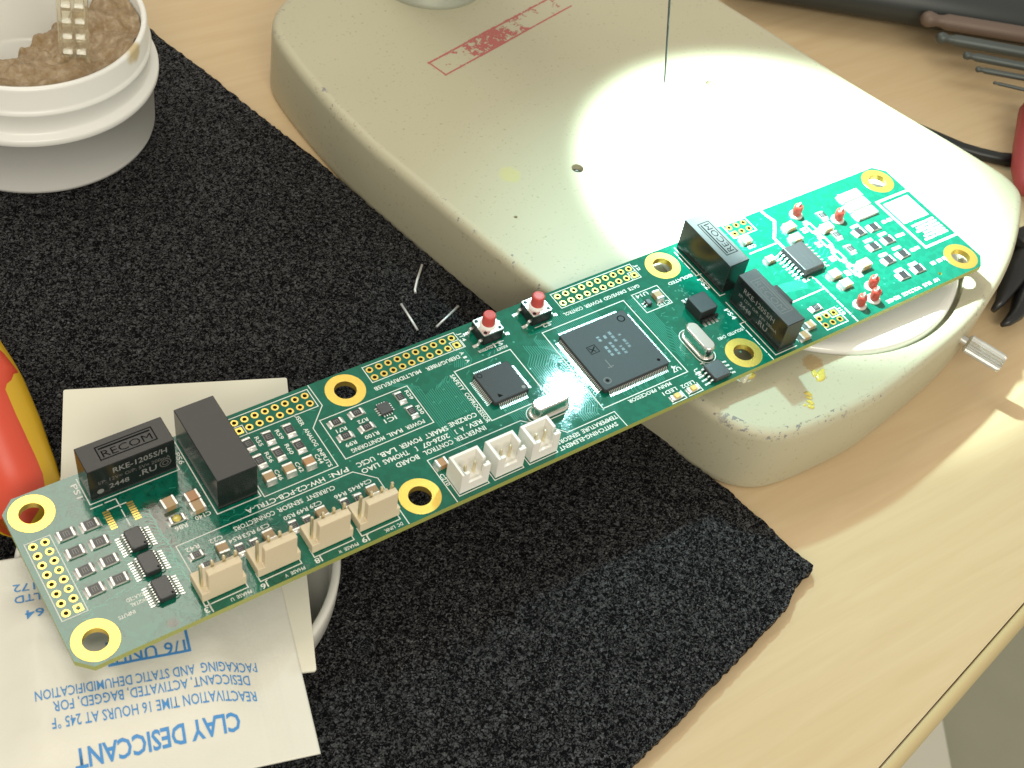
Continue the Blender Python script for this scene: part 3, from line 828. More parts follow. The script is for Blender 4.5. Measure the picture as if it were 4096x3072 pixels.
def resistor(u, v, axis, L=3.2, W=1.7, Hh=.6, mark=True, label=None):
    k = ('res', L, W, Hh)
    def f():
        b = MB(); b.rbox(-L / 2 + .06, L / 2 - .06, -W / 2, W / 2, .05, Hh - .06, .02, .02); return b.mesh("chip_resistor", M_CERA)
    o = obj("chip_resistor", cached(k, f), board, (u, -v, 0), 0 if axis == 'u' else math.pi / 2, label=label)
    o.rotation_euler.z += R.uniform(-.045, .045)
    def g():
        b = MB(); b.box(-L / 2 + .5, L / 2 - .5, -W / 2 + .05, W / 2 - .05, Hh - .06, Hh + .01, False); return b.mesh("glaze", M_RES)
    obj("glaze", cached(k + ('g',), g), o)
    def m_():
        b = MB(); w = W * .52
        b.box(-.62, -.34, -w / 2, w / 2, 0, 0, False) if False else None
        for x in (-.55, -.05, .45):
            b.add([(x, -w / 2, 0), (x + .12, -w / 2, 0), (x + .12, w / 2, 0), (x, w / 2, 0)], [(0, 1, 2, 3)])
        b.add([(-.55, w / 2 - .12, .001), (.57, w / 2 - .12, .001), (.57, w / 2, .001), (-.55, w / 2, .001)], [(0, 1, 2, 3)])
        return b.mesh("value_mark", mat("grey_value_mark", (.26, .26, .25), .5))
    if mark: obj("value_mark", cached(k + ('m',), m_), o, (0, 0, Hh + .02))
    terminals(o, L, W, Hh, k)
    return o
def capacitor(u, v, axis, L=3.0, W=2.4, Hh=1.5, m=None, label=None):
    m = m or M_CAPT
    k = ('cap', L, W, Hh, m.name)
    def f():
        b = MB(); b.rbox(-L / 2 + .06, L / 2 - .06, -W / 2, W / 2, .08, Hh, .1, .08); return b.mesh("chip_capacitor", m)
    o = obj("chip_capacitor", cached(k, f), board, (u, -v, 0), 0 if axis == 'u' else math.pi / 2, label=label)
    o.rotation_euler.z += R.uniform(-.05, .05)
    terminals(o, L, W, Hh, k, .4, .55)
    return o
for v in (8.45, 13.35, 18.5, 23.6):
    resistor(4.2, v, 'u', 3.4, 2.4); resistor(9.35, v, 'u', 3.4, 2.3)
resistor(25.6, 15.5, 'u', 3.3, 1.8, label="chip resistor coated in a yellow blob of flux")
b = MB(); b.lathe([(.95, .62), (.9, .75), (.6, .88), (.2, .92)], 14, 0, 0, False, True); obj("flux_blob", b.mesh("flux_blob", M_FLUX), board, (25.55, -15.45, 0))
resistor(25.4, 25.6, 'u', 2.6, 1.6); resistor(26.3, 28.9, 'u', 2.6, 1.6)
for u in (33.9, 46.4, 58.9): resistor(u, 28.5, 'v', 2.6, 1.8)
for u in (37.2, 49.7, 62.2): resistor(u, 28.8, 'v', 2.6, 1.8)
for u in (40.5, 53.0, 65.5): capacitor(u, 28.7, 'v', 2.8, 2.4, 1.5)
capacitor(30.6, 27.0, 'v', 2.8, 2.3, 1.5)
capacitor(25.6, 11.4, 'u', 3.1, 2.7, 1.6, label="largest tan capacitor beside the burnt flux")
capacitor(30.6, 12.1, 'u', 3.0, 2.5, 1.6, M_CAPO); capacitor(30.55, 14.9, 'u', 3.0, 2.6, 1.6)
for u, v in ((57.4, 4.8), (57.3, 9.8), (52.4, 4.6), (52.3, 9.6), (47.6, 4.3), (47.7, 9.6)): resistor(u, v, 'v', 3.2, 2.1)
capacitor(57.0, 15.2, 'v', 2.8, 2.4, 1.4, M_CAPO); capacitor(52.2, 15.0, 'v', 2.8, 2.4, 1.4); capacitor(47.4, 14.95, 'v', 2.8, 2.4, 1.4)
for u, v, a in ((84.6, 7.9, 'v'), (84.9, 12.8, 'v'), (73.3, 7.4, 'u'), (73.4, 12.1, 'u'), (67.8, 7.7, 'u'), (67.85, 12.2, 'u')): resistor(u, v, a, 3.0, 1.8)
capacitor(83.0, 29.2, 'u', 2.7, 2.2, 1.5, M_CAPO)
capacitor(160.7, 8.8, 'v', 2.9, 2.1, 1.4)
for u, v in ((210.8, 3.9), (209.5, 8.2), (209.9, 23.8), (210.3, 27.9)): capacitor(u, v, 'u', 3.2, 2.6, 1.3)
capacitor(219.8, 24.8, 'u', 3.8, 2.7, 1.8); capacitor(220.3, 8.9, 'u', 3.4, 2.6, 1.5); capacitor(197.2, 11.5, 'u', 2.6, 2.0, 1.2); capacitor(196.0, 2.6, 'u', 2.7, 2.6, 1.2)
capacitor(190.9, 35.1, 'u', 2.6, 2.2, 1.2); capacitor(187.0, 37.3, 'u', 2.8, 2.4, 1.3)
for u, v in ((221.4, 12.1), (221.2, 18.1), (223.0, 4.3)): resistor(u, v, 'v', 2.8, 2.0)
resistor(196.9, 30.9, 'u', 3.0, 1.8)
for u, v in ((228.4, 14.1), (233.7, 14.4), (228.2, 20.3), (233.9, 20.1), (228.2, 26.2), (233.8, 26.2), (227.9, 32.5), (233.7, 32.5)): resistor(u, v, 'u', 3.3, 2.5, mark=False)
for v in (1.6, 5.3, 9.0):
    b = MB(); b.rbox(-3.6, 3.6, -1.55, 1.55, .05, .9, .12, .1)
    o = obj("power_resistor", cached('pwr', lambda: b.mesh("power_resistor", M_CERA)), board, (236.3 - v * .1, -v, 0))
    terminals(o, 7.4, 3.1, .9, 'pwr', .5, 1.0)

# ---- chips with leads
def lead_profile(h):      # gull wing: (x outwards, z)
    return [(0, h), (.35, h), (.55, h - .15), (.72, .22), (.9, .1), (1.5, .1)]
def lead_mesh(n, pitch, w, h, reach, th, m=M_LEAD, name="pin_row"):
    b = MB()
    prof = [(x * reach / 1.5, z) for x, z in lead_profile(h)]
    for k in range(n):
        y = (k - (n - 1) / 2) * pitch
        rs = []
        for x, z in prof:
            rs.append([(x, y - w / 2, z - th / 2), (x, y + w / 2, z - th / 2), (x, y + w / 2, z + th / 2), (x, y - w / 2, z + th / 2)])
        b.rings(rs, False, True)
        b.box(prof[-1][0] - .5 * reach / 1.5, prof[-1][0] + .3 * reach / 1.5, y - w * .62, y + w * .62, .0, .05, False)
    return b.mesh(name, m)
def chip(name, u, v, bu, bv, h, sides, n, pitch, w, lh, reach, th=.12, rz=0, bev=.25, joined=True, label=None, top=None, inset_=0.0):
    b = MB(); b.rings([[(sx, sy, z) for sx, sy in q] for q, z in (
        (rr(bu - .2, bv - .2, .3), .12), (rr(bu, bv, .35), h * .45), (rr(bu, bv, .35), h * .55), (rr(bu - inset_ - .12, bv - inset_ - .12, .35), h - .10), (rr(bu - inset_ - .45, bv - inset_ - .45, .35), h))])
    o = obj(name, b.mesh(name, top or M_EPOXYT), board, (u, -v, 0), rz, label=label)
    for s_ in sides:
        ang = {'E': 0, 'N': math.pi / 2, 'W': math.pi, 'S': -math.pi / 2}[s_]
        off = (bu if s_ in 'EW' else bv) / 2 - .02
        if joined:
            me = cached(('leads', n, pitch, w, lh, reach), lambda: lead_mesh(n, pitch, w, lh, reach, th))
            obj("pin_row", me, o, (off * math.cos(ang), off * math.sin(ang), 0), ang, kind='stuff')
        else:
            me = cached(('lead1', w, lh, reach), lambda: lead_mesh(1, pitch, w, lh, reach, th, name="pin"))
            for k in range(n):
                y = (k - (n - 1) / 2) * pitch
                obj("pin", me, o, (off * math.cos(ang) - y * math.sin(ang), off * math.sin(ang) + y * math.cos(ang), 0), ang)
    return o
def rr(w, h, c): return [(-w / 2 + c, -h / 2), (w / 2 - c, -h / 2), (w / 2, -h / 2 + c), (w / 2, h / 2 - c), (w / 2 - c, h / 2), (-w / 2 + c, h / 2), (-w / 2, h / 2 - c), (-w / 2, -h / 2 + c)]
def disc(parent, x, y, r, z, m, name="index_mark", ring=False):
    b = MB()
    if ring: b.lathe([(r, 0), (r * .72, 0.004)], 20, 0, 0, False, False, False)
    else: b.lathe([(r, 0), (r * .4, -.002)], 18, 0, 0, False, True, False)
    return obj(name, b.mesh(name, m), parent, (x, y, z))
def ctext(parent, s_, o, xd, yd, L, h, m, name="marking", bold=.012):
    t = obj(name, text_mesh(s_, L, h, bold, m), parent)
    t.matrix_basis = frame_matrix(o, xd, yd)
    return t
for v in (16.6, 23.3, 30.25): 
    c_ = chip("isolator_chip", 15.95, v, 3.6, 5.2, 1.75, 'EW', 8, .65, .28, .85, 1.6)
    disc(c_, 1.2, -2.0, .25, 1.76, M_ENGR)
mp = chip("main_processor", 138.95, 19.2, 20, 20, 1.5, 'ENWS', 36, .5, .24, .75, 1.15, label="largest square chip with fine pins on all four sides", top=M_MCUTOP)
disc(mp, -7.6, -7.6, 1.05, 1.51, M_LASERDIM, ring=True); disc(mp, -7.6, -7.6, .42, 1.512, M_ENGR); disc(mp, 7.9, -7.9, .42, 1.51, M_ENGR); disc(mp, 7.6, 7.6, 1.1, 1.51, M_ENGR, ring=True)
b = MB(); b.strip([(-1.2, -1.2), (1.2, -1.2), (1.2, 1.2), (-1.2, 1.2), (-1.2, -1.2)], .18, 0); b.strip([(-.8, -.6), (.8, .6)], .3, .001); b.strip([(-.8, .7), (.3, -.7)], .25, .001)
obj("logo_mark", b.mesh("logo_mark", M_ENGR), mp, (-5.0, 2.2, 1.512))
for k, (x, L) in enumerate(((-2.0, 8.0), (-.2, 6.0), (1.6, 7.0), (3.6, 4.5))):
    b = MB()
    y = -L / 2
    while y < L / 2:
        e = y + R.uniform(.5, 1.1)
        b.add([(x, y, 0), (x + .8, y, 0), (x + .8, e, 0), (x, e, 0)], [(0, 1, 2, 3)]) if R.random() < .75 else None
        y = e + .35
    obj("marking", b.mesh("marking", mat("faint_marking", (.05, .052, .055), .38)), mp, (0, 1.0, 1.512))
b = MB(); b.strip([(0, 0), (0, 2.6)], .3, 0); b.strip([(-.8, .2), (.7, .3)], .3, .001)
obj("marking", b.mesh("marking", M_LASERDIM), mp, (-4.2, -4.6, 1.512))
cp = chip("coprocessor", 108.0, 15.35, 10, 10, 1.5, 'ENWS', 16, .5, .24, .75, 1.1, label="smaller square chip with pins on all four sides", top=M_MCUTOP)
disc(cp, 3.9, -3.8, .5, 1.51, M_LASER); disc(cp, -3.8, 3.8, .7, 1.51, M_ENGR, ring=True)
b = MB(); b.add([(0, 0, 0), (1.3, 0, 0), (.3, 1.2, 0)], [(0, 1, 2)]); obj("logo_mark", b.mesh("logo_mark", M_ENGR), cp, (-3.2, -3.9, 1.512))
chip("memory_chip", 158.3, 36.3, 5.0, 5.2, 1.7, 'EW', 4, 1.27, .45, .85, 2.0, .2, joined=False)
u10 = chip("driver_chip", 205.3, 15.6, 7.5, 10.3, 2.3, 'EW', 8, 1.27, .45, 1.1, 2.1, .22, joined=False, inset_=.7, label="long black chip with sixteen bent pins")
for k, x in enumerate((-1.2, .2, 1.6)):
    ctext(u10, "|".join("" for _ in range(2)) or "I", (0, 0, 0), (1, 0, 0), (0, 1, 0), 1, 1, M_LASERDIM) if False else None
    b = MB(); y = -3.6
    while y < 3.6:
        e = y + R.uniform(.3, .7); b.add([(x, y, 0), (x + .8, y, 0), (x + .8, e, 0), (x, e, 0)], [(0, 1, 2, 3)]); y = e + R.uniform(.15, .4)
    obj("marking", b.mesh("marking", mat("faint_marking", (.05, .052, .055), .38)), u10, (-.8, 0, 2.31))
b = MB(); b.rbox(-1.5, 1.5, -1.5, 1.5, .03, .85, .05, .05)
ic = obj("sensor_chip", b.mesh("sensor_chip", M_EPOXYT), board, (79.6, -9.3, 0))
def stub(): b = MB(); b.box(-.13, .13, -.35, .25, 0, .25, False); return b.mesh("pin", M_TIN)
for s_ in (0, math.pi / 2, math.pi, -math.pi / 2):
    for k in range(4):
        q = (k - 1.5) * .65
        obj("pin", cached('stub', stub), ic, (q * math.cos(s_) + 1.72 * math.sin(s_), q * math.sin(s_) - 1.72 * math.cos(s_), 0), s_)
chip("tiny_regulator", 157.2, 9.5, 1.6, 2.0, 1.0, 'W', 2, .95, .4, .5, .7, .15, joined=False)
op = chip("transformer_chip", 168.0, 17.6, 5.7, 6.2, 3.4, 'N', 4, 1.2, .6, .5, 1.7, .25, joined=False, label="tall black chip with two notched sides beside the taller crystal", top=M_EPOXY)
b = MB(); b.box(-2.6, 2.6, -.25, .35, .05, 1.5, False); obj("bobbin_flange", b.mesh("bobbin_flange", M_GLOSSBLACK), op, (0, -3.9, 0))
for x in (-1.9, -.6, .7, 1.9):
    obj("pin", cached(('lead1', .6, .5, 1.7), stub), op, (x, -3.1, 0), -math.pi / 2)

# ---- crystals
def crystal(u, v, rz, label):
    def stad(L, W, n=9):
        q = []
        for sx, a0 in ((1, -math.pi / 2), (-1, math.pi / 2)):
            for i in range(n + 1):
                a = a0 + math.pi * i / n
                q.append((sx * (L - W) / 2 + W / 2 * math.cos(a), W / 2 * math.sin(a)))
        return q
    b = MB()
    b.rings([[(x, y, z) for x, y in stad(L, W)] for L, W, z in ((9.9, 3.6, .5), (9.9, 3.6, 3.5), (9.7, 3.4, 3.85), (9.2, 2.9, 4.0))], False, True, True)
    o = obj("crystal_oscillator", b.mesh("crystal_oscillator", M_CAN), board, (u, -v, 0), rz, label=label)
    b = MB(); b.rings([[(x, y, z) for x, y in stad(L, W)] for L, W, z in ((10.9, 4.5, .12), (10.9, 4.5, .42), (10.5, 4.1, .62), (9.9, 3.5, .66))], True, True, True)
    obj("flange", b.mesh("flange", M_CAN), o)
    b = MB(); q = stad(11.8, 5.3, 9); b.strip(q + [q[0]], .22, .03); obj("printed_outline", b.mesh("printed_outline", M_SILK), o)
    return o
y2 = crystal(114.2, 26.85, 0, "silver crystal can lying along the board beside the white connectors")
ctext(y2, "8.000", (2.2, .35, 4.02), (-1, 0, 0), (0, -1, 0), 3.6, 1.1, mat("grey_can_print", (.3, .32, .28), .5)); ctext(y2, "SF", (1.0, 1.2, 4.02), (-1, 0, 0), (0, -1, 0), 1.6, .8, MATS["grey_can_print"])
crystal(159.75, 27.0, math.pi / 2, "silver crystal can lying across the board beside a gold ring")

# ---- status LEDs
for u, v in ((144.6, 38.0), (149.8, 37.9)):
    b = MB(); b.rbox(-1.5, 1.5, -.8, .8, .03, .45, .03, .03)
    o = obj("status_led", cached('led', lambda: b.mesh("status_led", M_CERA)), board, (u, -v, 0))
    def lens(): b = MB(); b.rbox(-.75, .75, -.7, .7, .44, .95, .12, .1); return b.mesh("lens", M_AMBER)
    obj("lens", cached('lens', lens), o)
    terminals(o, 3.2, 1.6, .5, 'led', .4, .5)
    line([(u + 2.2, v - 1.3), (u + 2.2, v + 1.3), (u - 2.2, v + 1.3)], .22)

# ---- tactile push buttons
for u, lb in ((113.85, "push button with red cap nearer the white connectors"), (128.35, "push button with red cap nearer the big chip")):
    b = MB(); b.rbox(-2.95, 2.95, -2.95, 2.95, .1, 3.2, .1, .3)
    o = obj("push_button", cached('tact', lambda: b.mesh("push_button", M_BLACKP)), board, (u, .2, 0), label=lb)
    def plate(): b = MB(); b.rbox(-2.9, 2.9, -2.9, 2.9, 3.22, 3.55, .08, .25); return b.mesh("cover_plate", M_STEEL)
    obj("cover_plate", cached('plate', plate), o)
    def collar(): b = MB(); b.lathe([(2.05, 3.55), (2.05, 3.9), (1.85, 4.15), (1.6, 4.2)], 28, 0, 0, False, True); return b.mesh("collar", M_WNYLON)
    obj("collar", cached('collar', collar), o)
    def capm(): b = MB(); b.lathe([(1.66, 4.1), (1.6, 6.9), (1.45, 7.15), (1.1, 7.2), (1.0, 7.12)], 28, 0, 0, False, True); return b.mesh("button_cap", M_REDBTN)
    obj("button_cap", cached('capm', capm), o)
    def riv(): b = MB(); b.lathe([(.48, 3.54), (.48, 3.62), (.32, 3.7)], 14, 0, 0, False, True); return b.mesh("rivet", M_BLACKP)
    for x in (-2.1, 2.1):
        for y in (-2.1, 2.1): obj("rivet", cached('riv', riv), o, (x, y, 0))
    def tl(): return lead_mesh(1, 1, .7, 1.4, 2.0, .28, M_TIN, "pin")
    for x, a in ((2.9, 0), (-2.9, math.pi)):
        for y in (-2.2, 2.2): obj("pin", cached('tl', tl), o, (x, y, 0), a)
    line([(u - 2.4, 3.5), (u + 2.6, 3.5)], .2)

# ---- three white two-pin connectors
for u0, lb in ((82.4, "white two pin connector nearest the gold ring"), (91.9, "middle white two pin connector"), (101.4, "white two pin connector nearest the silver crystal")):
    def xh():
        b = MB(); w, d, t_ = 7.45, 5.85, .75
        b.prism([(0, 0), (w, 0), (w, -d), (0, -d)], .25, 2.4)
        b.prism([(0, 0), (w, 0), (w, -3.7), (w - t_, -3.7), (w - t_, -t_), (t_, -t_), (t_, -d), (0, -d)], 2.4, 7.0, False)
        b.prism([(t_, -d), (2.0, -d), (2.0, -d + t_), (t_, -d + t_)], 2.4, 7.0, False)
        b.prism([(w - 1.7, -d), (w, -d), (w, -d + 1.2), (w - t_, -d + 1.2), (w - t_, -d + t_), (w - 1.7, -d + t_)], 2.4, 7.0, False)
        b.prism([(2.0, -d), (w - 1.7, -d), (w - 1.7, -d + t_), (2.0, -d + t_)], 2.4, 3.1, False)
        bm2 = bmesh.new(); me = b.mesh("white_connector", M_WNYLON); bm2.from_mesh(me)
        bmesh.ops.remove_doubles(bm2, verts=bm2.verts, dist=.0005)
        ee = [e for e in bm2.edges if len(e.link_faces) == 2 and e.calc_face_angle(0) > 1.2 and min(v.co.z for v in e.verts) > .3]
        bmesh.ops.bevel(bm2, geom=ee, offset=.016, segments=2, affect='EDGES', profile=.6, clamp_overlap=True)
        bm2.to_mesh(me); bm2.free()
        return me
    o = obj("white_connector", cached('xh', xh), board, (u0, -32.15, 0), label=lb)
    def xp(): b = MB(); b.rbox(-.32, .32, -.32, .32, -3.2, 6.3, .2, .12); return b.mesh("pin", M_PIN)
    for x in (2.5, 5.0): obj("pin", cached('xp', xp), o, (x, -3.2, 0))

# ---- four cream friction-lock headers
for u0, lb in ((21.6, "cream header marked J3 nearest the left end"), (34.0, "cream header marked J6"), (46.5, "cream header marked J8"), (58.0, "cream header marked J9 beside the gold ring")):
    def kk():
        b = MB(); w = 9.85
        b.rbox(0, w, -5.85, 0, .35, 3.1, .15, .1)
        return b.mesh("pin_header", M_NYLON)
    o = obj("pin_header", cached('kk', kk), board, (u0, -30.7, 0), label=lb)
    def wall():
        b = MB(); b.rbox(1.65, 9.0, -5.88, -4.2, .4, 9.2, .18, .16)
        b.prism([(1.2, -5.7), (2.2, -5.7), (2.2, -4.6), (1.2, -4.6)], 3.05, 3.4)
        return b.mesh("locking_wall", M_NYLON)
    obj("locking_wall", cached('wall', wall), o)
    def kp(): b = MB(); b.rbox(-.33, .33, -.33, .33, -3.2, 10.6, .22, .12); return b.mesh("pin", M_PIN)
    for k in range(4): obj("pin", cached('kp', kp), o, (.85 + P * k, -3.75, 0))

# ---- four black power converters
def converter(u0, u1, v0, v1, h, label, chamf=.25):
    L, Wd = u1 - u0, v1 - v0
    b = MB(); b.rbox(-L / 2, L / 2, -Wd / 2, Wd / 2, .35, h - .02, .12, .12)
    o = obj("power_converter", b.mesh("power_converter", M_GLOSSBLACK), board, ((u0 + u1) / 2, -(v0 + v1) / 2, 0), label=label)
    b = MB(); b.rbox(-L / 2 + .13, L / 2 - .13, -Wd / 2 + .13, Wd / 2 - .13, h - .06, h + .03, .05, .1)
    obj("top_face", b.mesh("top_face", M_CASETOP), o)
    def pn(): b = MB(); b.box(-.25, .25, -.12, .12, -3.4, .5); return b.mesh("pin", M_LEAD)
    for k in range(7):
        q = (k - 3) * P
        obj("pin", cached('rkpin', pn), o, (q, 0, 0) if L > Wd else (0, q, 0))
    return o
def recom(o, org, xd, yd, h, m):
    """maker's mark engraved on a top face: a frame, a split bar and letters"""
    X, Y = Vector(xd), Vector(yd)
    ctext(o, "RECOM", (*(Vector(org[:2]) + Vector(X[:2]) * -5.5 + Vector(Y[:2]) * -.45), h), xd, yd, 11.0, 1.9, m, bold=.0)
    b = MB()
    def q(x, y): p = Vector(org[:2]) + Vector(X[:2]) * x + Vector(Y[:2]) * y; return (p.x, p.y)
    b.strip([q(-6.2, -1.85), q(6.2, -1.85), q(6.2, 1.75), q(-6.2, 1.75), q(-6.2, -1.95)], .28, h)
    for x0, x1 in ((-5.5, -2.4), (-2.0, 1.2), (1.6, 5.5)): b.strip([q(x0, 1.05), q(x1, 1.05)], .42, h)
    obj("logo_mark", b.mesh("logo_mark", m), o)
c1 = converter(11.8, 31.1, -4.0, 3.15, 10.4, "black power converter with its lettered side toward the viewer, at the left end")
recom(c1, (.4, .1), (1, 0, 0), (0, 1, 0), 10.45, M_ENGR)
fy = -(3.15 + 4.0) / 2 - .02
for s_, x, z, L, h, m in (("RKE-1205S/H", -4.2, 8.1, 12.0, 1.75, M_LASER), ("I/P: 12V= O/P: 5V= 200mA", -7.6, 5.6, 16.0, 1.15, M_LASERDIM), ("2448", -5.4, 3.3, 4.4, 1.5, M_LASER), (".RU", 1.2, 3.6, 4.0, 1.9, M_LASER)):
    ctext(c1, s_, (x, fy, z), (1, 0, 0), (0, 0, 1), L, h, m)
b = MB(); b.lathe([(.75, 0), (.2, .001)], 18, 0, 0, False, True, False); d_ = obj("index_mark", b.mesh("index_mark", M_LASER), c1); d_.matrix_basis = frame_matrix((-7.4, fy, 2.7), (1, 0, 0), (0, 0, 1))
b = MB(); b.lathe([(1.35, 0), (1.1, 0.001)], 24, 0, 0, False, False, False); b.lathe([(.75, 0), (.5, 0.001)], 18, 0, 0, False, False, False); d_ = obj("seal_mark", b.mesh("seal_mark", M_LASERDIM), c1); d_.matrix_basis = frame_matrix((7.2, fy, 3.8), (1, 0, 0), (0, 0, 1))
converter(34.2, 43.45, -4.3, 17.4, 10.5, "black power converter with a blank top standing across the board")
c2 = converter(177.0, 183.6, -4.0, 15.3, 10.0, "black power converter with an engraved top in the lamp light, farther from the viewer")
recom(c2, (.3, .3), (0, 1, 0), (-1, 0, 0), 10.05, M_ENGR)
b = MB(); b.lathe([(4.2, 0), (3.2, 0.002)], 40, 0, 0, False, False, False)
c4 = converter(177.0, 182.8, 18.6, 38.3, 10.1, "black power converter with an engraved top at the board's near edge")
recom(c4, (.2, .3), (0, -1, 0), (1, 0, 0), 10.15, M_LASERDIM)
fx = -(182.8 - 177.0) / 2 - .02
for s_, y, z, L, h in (("RKE-1205S/H", 6.5, 7.6, 12.0, 1.6), ("I/P: 12V= O/P: 5V= 200mA", 7.6, 5.2, 15.0, 1.0), ("2448", 6.4, 3.0, 4.4, 1.3), (".RU", -.4, 3.2, 4.0, 1.7)):
    ctext(c4, s_, (fx, y, z), (0, -1, 0), (0, 0, 1), L, h, M_LASER)
b = MB(); b.rbox(-1.6, 1.6, -3.4, 3.4, .05, 6.4, .3, .3)
obj("inductor", b.mesh("inductor", M_EPOXY), board, (186.0, -26.6, 0))

# ---- red test points
TPS = [(216.3, .6), (226.2, 7.3), (216.6, 31.6), (213.8, 35.4), (208.8, 35.3)]
for k, (u, v) in enumerate(TPS):
    b = MB(); b.lathe([(1.9, .02), (1.9, .35), (1.45, .5)], 22, 0, 0, False, True)
    o = obj("test_point", cached('tp', lambda: b.mesh("test_point", M_CERA)), board, (u, -v, 0), R.uniform(-.3, .3) + .5)
    def bead():
        b = MB(); b.lathe([(.75, .45), (1.15, .55), (1.28, 1.0), (1.28, 3.0), (1.15, 3.5), (.8, 3.75), (.5, 3.7)], 20, 0, 0, False, True); return b.mesh("bead", M_REDBEAD)
    obj("bead", cached('bead', bead), o)
    def wl():
        pts = [(-.62 * math.cos(math.pi * i / 10), 0, 3.5 + .95 * math.sin(math.pi * i / 10)) for i in range(11)]
        b = MB(); b.tube(pts, .32, 8); return b.mesh("wire_loop", M_TIN)
    obj("wire_loop", cached('wl', wl), o)

# ================================================================== THINGS ROUND THE BOARD
# ---- jar lid, card and desiccant packet under the left end
b = MB()
LC = (-99.3, .5)
b.lathe([(34.2, 3.02), (34.7, 3.6), (34.9, 10.6), (34.6, 11.3), (34.0, 11.5), (33.2, 11.4), (32.9, 10.9), (32.7, 4.6), (0.5, 4.4)], 96, *LC, True, True)
lid = obj("jar_lid", b.mesh("jar_lid", mat("white_polypropylene", (0.70, 0.69, 0.63), .35, 0, .04, 20)))
tag(lid, "upturned white plastic jar lid under the card", "lid")
cx_, cy_ = Vector((48.8, -18.9)).normalized(), Vector((-31.0, -74.0)).normalized()
b = MB()
cz = 11.6
q = [Vector((0, 0)), Vector((52.3, 0)), Vector((52.3, 80.2)), Vector((0, 80.2))]
def cpt(p): w = Vector((-104.3, 54.7)) + cx_ * p.x + cy_ * p.y; return (w.x, w.y)
rc = .35
cpoly = [cpt(Vector(p)) for p in ((rc, 0), (52.3 - rc, 0), (52.3, rc), (52.3, 80.2 - rc), (52.3 - rc, 80.2), (rc, 80.2), (0, 80.2 - rc), (0, rc))]
b.prism(cpoly, cz, cz + .55)
crd = obj("blank_card", b.mesh("blank_card", mat("cream_card", (0.80, 0.77, 0.64), .55, 0, .03, 10)))
tag(crd, "blank cream card lying between the jar lid and the desiccant packet", "card")
# packet: local x along the text (upside down to the viewer), y up the letters
pd = Vector((-.9625, .2712)); pu = Vector((-.2712, -.9625))
PO = Vector((-94.5, -55.0))        # near right corner as seen
PW, PH = 70.0, 58.0                # extends along pd and away from the viewer (-pu)
def packet_z(s, t):
    """s along pd 0..PW, t away from the viewer 0..PH"""
    e = min(s - 8.5, PW - 8.5 - s); g = min(t - 5.5, PH - 7.5 - t)
    k = max(0, min(1, e / 11)); j = max(0, min(1, g / 11))
    k = k * k * (3 - 2 * k); j = j * j * (3 - 2 * j)
    wv = .28 * noise.noise((s * .09, t * .11, 3)) + .12 * noise.noise((s * .25, t * .22, 7))
    return 12.5 + 3.9 * k * j + wv * (.25 + k * j)
def ppt(s, t, dz=0): p = PO + pd * s - pu * t; return (p.x, p.y, packet_z(s, t) + dz)
b = MB()
NX, NY = 140, 116
vsx = []
for j in range(NY + 1):
    for i in range(NX + 1):
        s_, t_ = PW * i / NX, PH * j / NY
        x, y, z = ppt(s_ , t_)
        if 5.2 < s_ < 10.5 or s_ > PW - 8 or t_ > PH - 7:
            z += .17 * (i % 2) * (j % 2)          # embossed heat seal
        vsx.append((x, y, z))
fsx = [(j * (NX + 1) + i, (j + 1) * (NX + 1) + i, (j + 1) * (NX + 1) + i + 1, j * (NX + 1) + i + 1) for j in range(NY) for i in range(NX)]
b.add(vsx, fsx, True)
bot = [(i, 0) for i in range(NX + 1)] + [(NX, j) for j in range(1, NY + 1)] + [(i, NY) for i in range(NX - 1, -1, -1)] + [(0, j) for j in range(NY - 1, 0, -1)]
o0 = len(b.v); n_ = len(bot)
b.v += [(vsx[j * (NX + 1) + i][0], vsx[j * (NX + 1) + i][1], 12.2) for i, j in bot]
for k in range(n_):
    k2 = (k + 1) % n_
    i, j = bot[k]; i2, j2 = bot[k2]
    b.f.append((j * (NX + 1) + i, j2 * (NX + 1) + i2, o0 + k2, o0 + k)); b.s.append(False)
b.f.append(tuple(o0 + k for k in range(n_))); b.s.append(False)
def paperm():
    t = NT("white_pouch_film"); v = t.co()
    t.set(Base_Color=t.mix(t.noise(v, 1.2, 3), (0.72, 0.705, 0.62), (0.77, 0.75, 0.665)), Roughness=.42)
    t.bump(t.noise(v, 3, 4, .6), .25, .05)
    return t.m
bmf = b.mesh("pouch", paperm())
pk = empty("desiccant_packet", (PO.x, PO.y, 12.3))
tag(pk, "white desiccant packet printed in blue lying on the card under the board's near left corner", "desiccant packet")
bm2 = bmesh.new(); bm2.from_mesh(bmf); bmesh.ops.recalc_face_normals(bm2, faces=bm2.faces); bm2.to_mesh(bmf); bm2.free()
W2(obj("pouch", bmf), pk)
M_BLUE = mat("blue_print", (0.065, 0.27, 0.62), .5)
def on_packet(me, s0, t0, name="printed_text", kx=1.0):
    for v in me.vertices:
        s_, t_ = s0 + v.co.x / S, t0 - v.co.y / S
        x, y, z = ppt(s_, t_, .10)
        v.co = (x * S, y * S, z * S)
    me.materials.clear(); me.materials.append(M_BLUE)
    W2(obj(name, me), pk)
def pinv(x, y):
    d = Vector((x, y)) - PO
    return d.dot(pd), -d.dot(pu)
def ptext(s_, a, c, h, bold):
    sa, ta = pinv(*a); sb, tb_ = pinv(*c)
    me = text_mesh(s_, abs(sb - sa), h, bold, M_BLUE)
    k = (tb_ - ta) / max(1e-3, sb - sa)
    for v in me.vertices: v.co.y -= v.co.x * k
    on_packet(me, sa, ta)
ptext("CLAY DESICCANT", (-105.6, -41.6), (-136.8, -34.0), 3.6, .022)
ptext("REACTIVATION TIME 16 HOURS AT 245 \u00b0F", (-100.2, -37.9), (-138.0, -26.2), 2.3, .004)
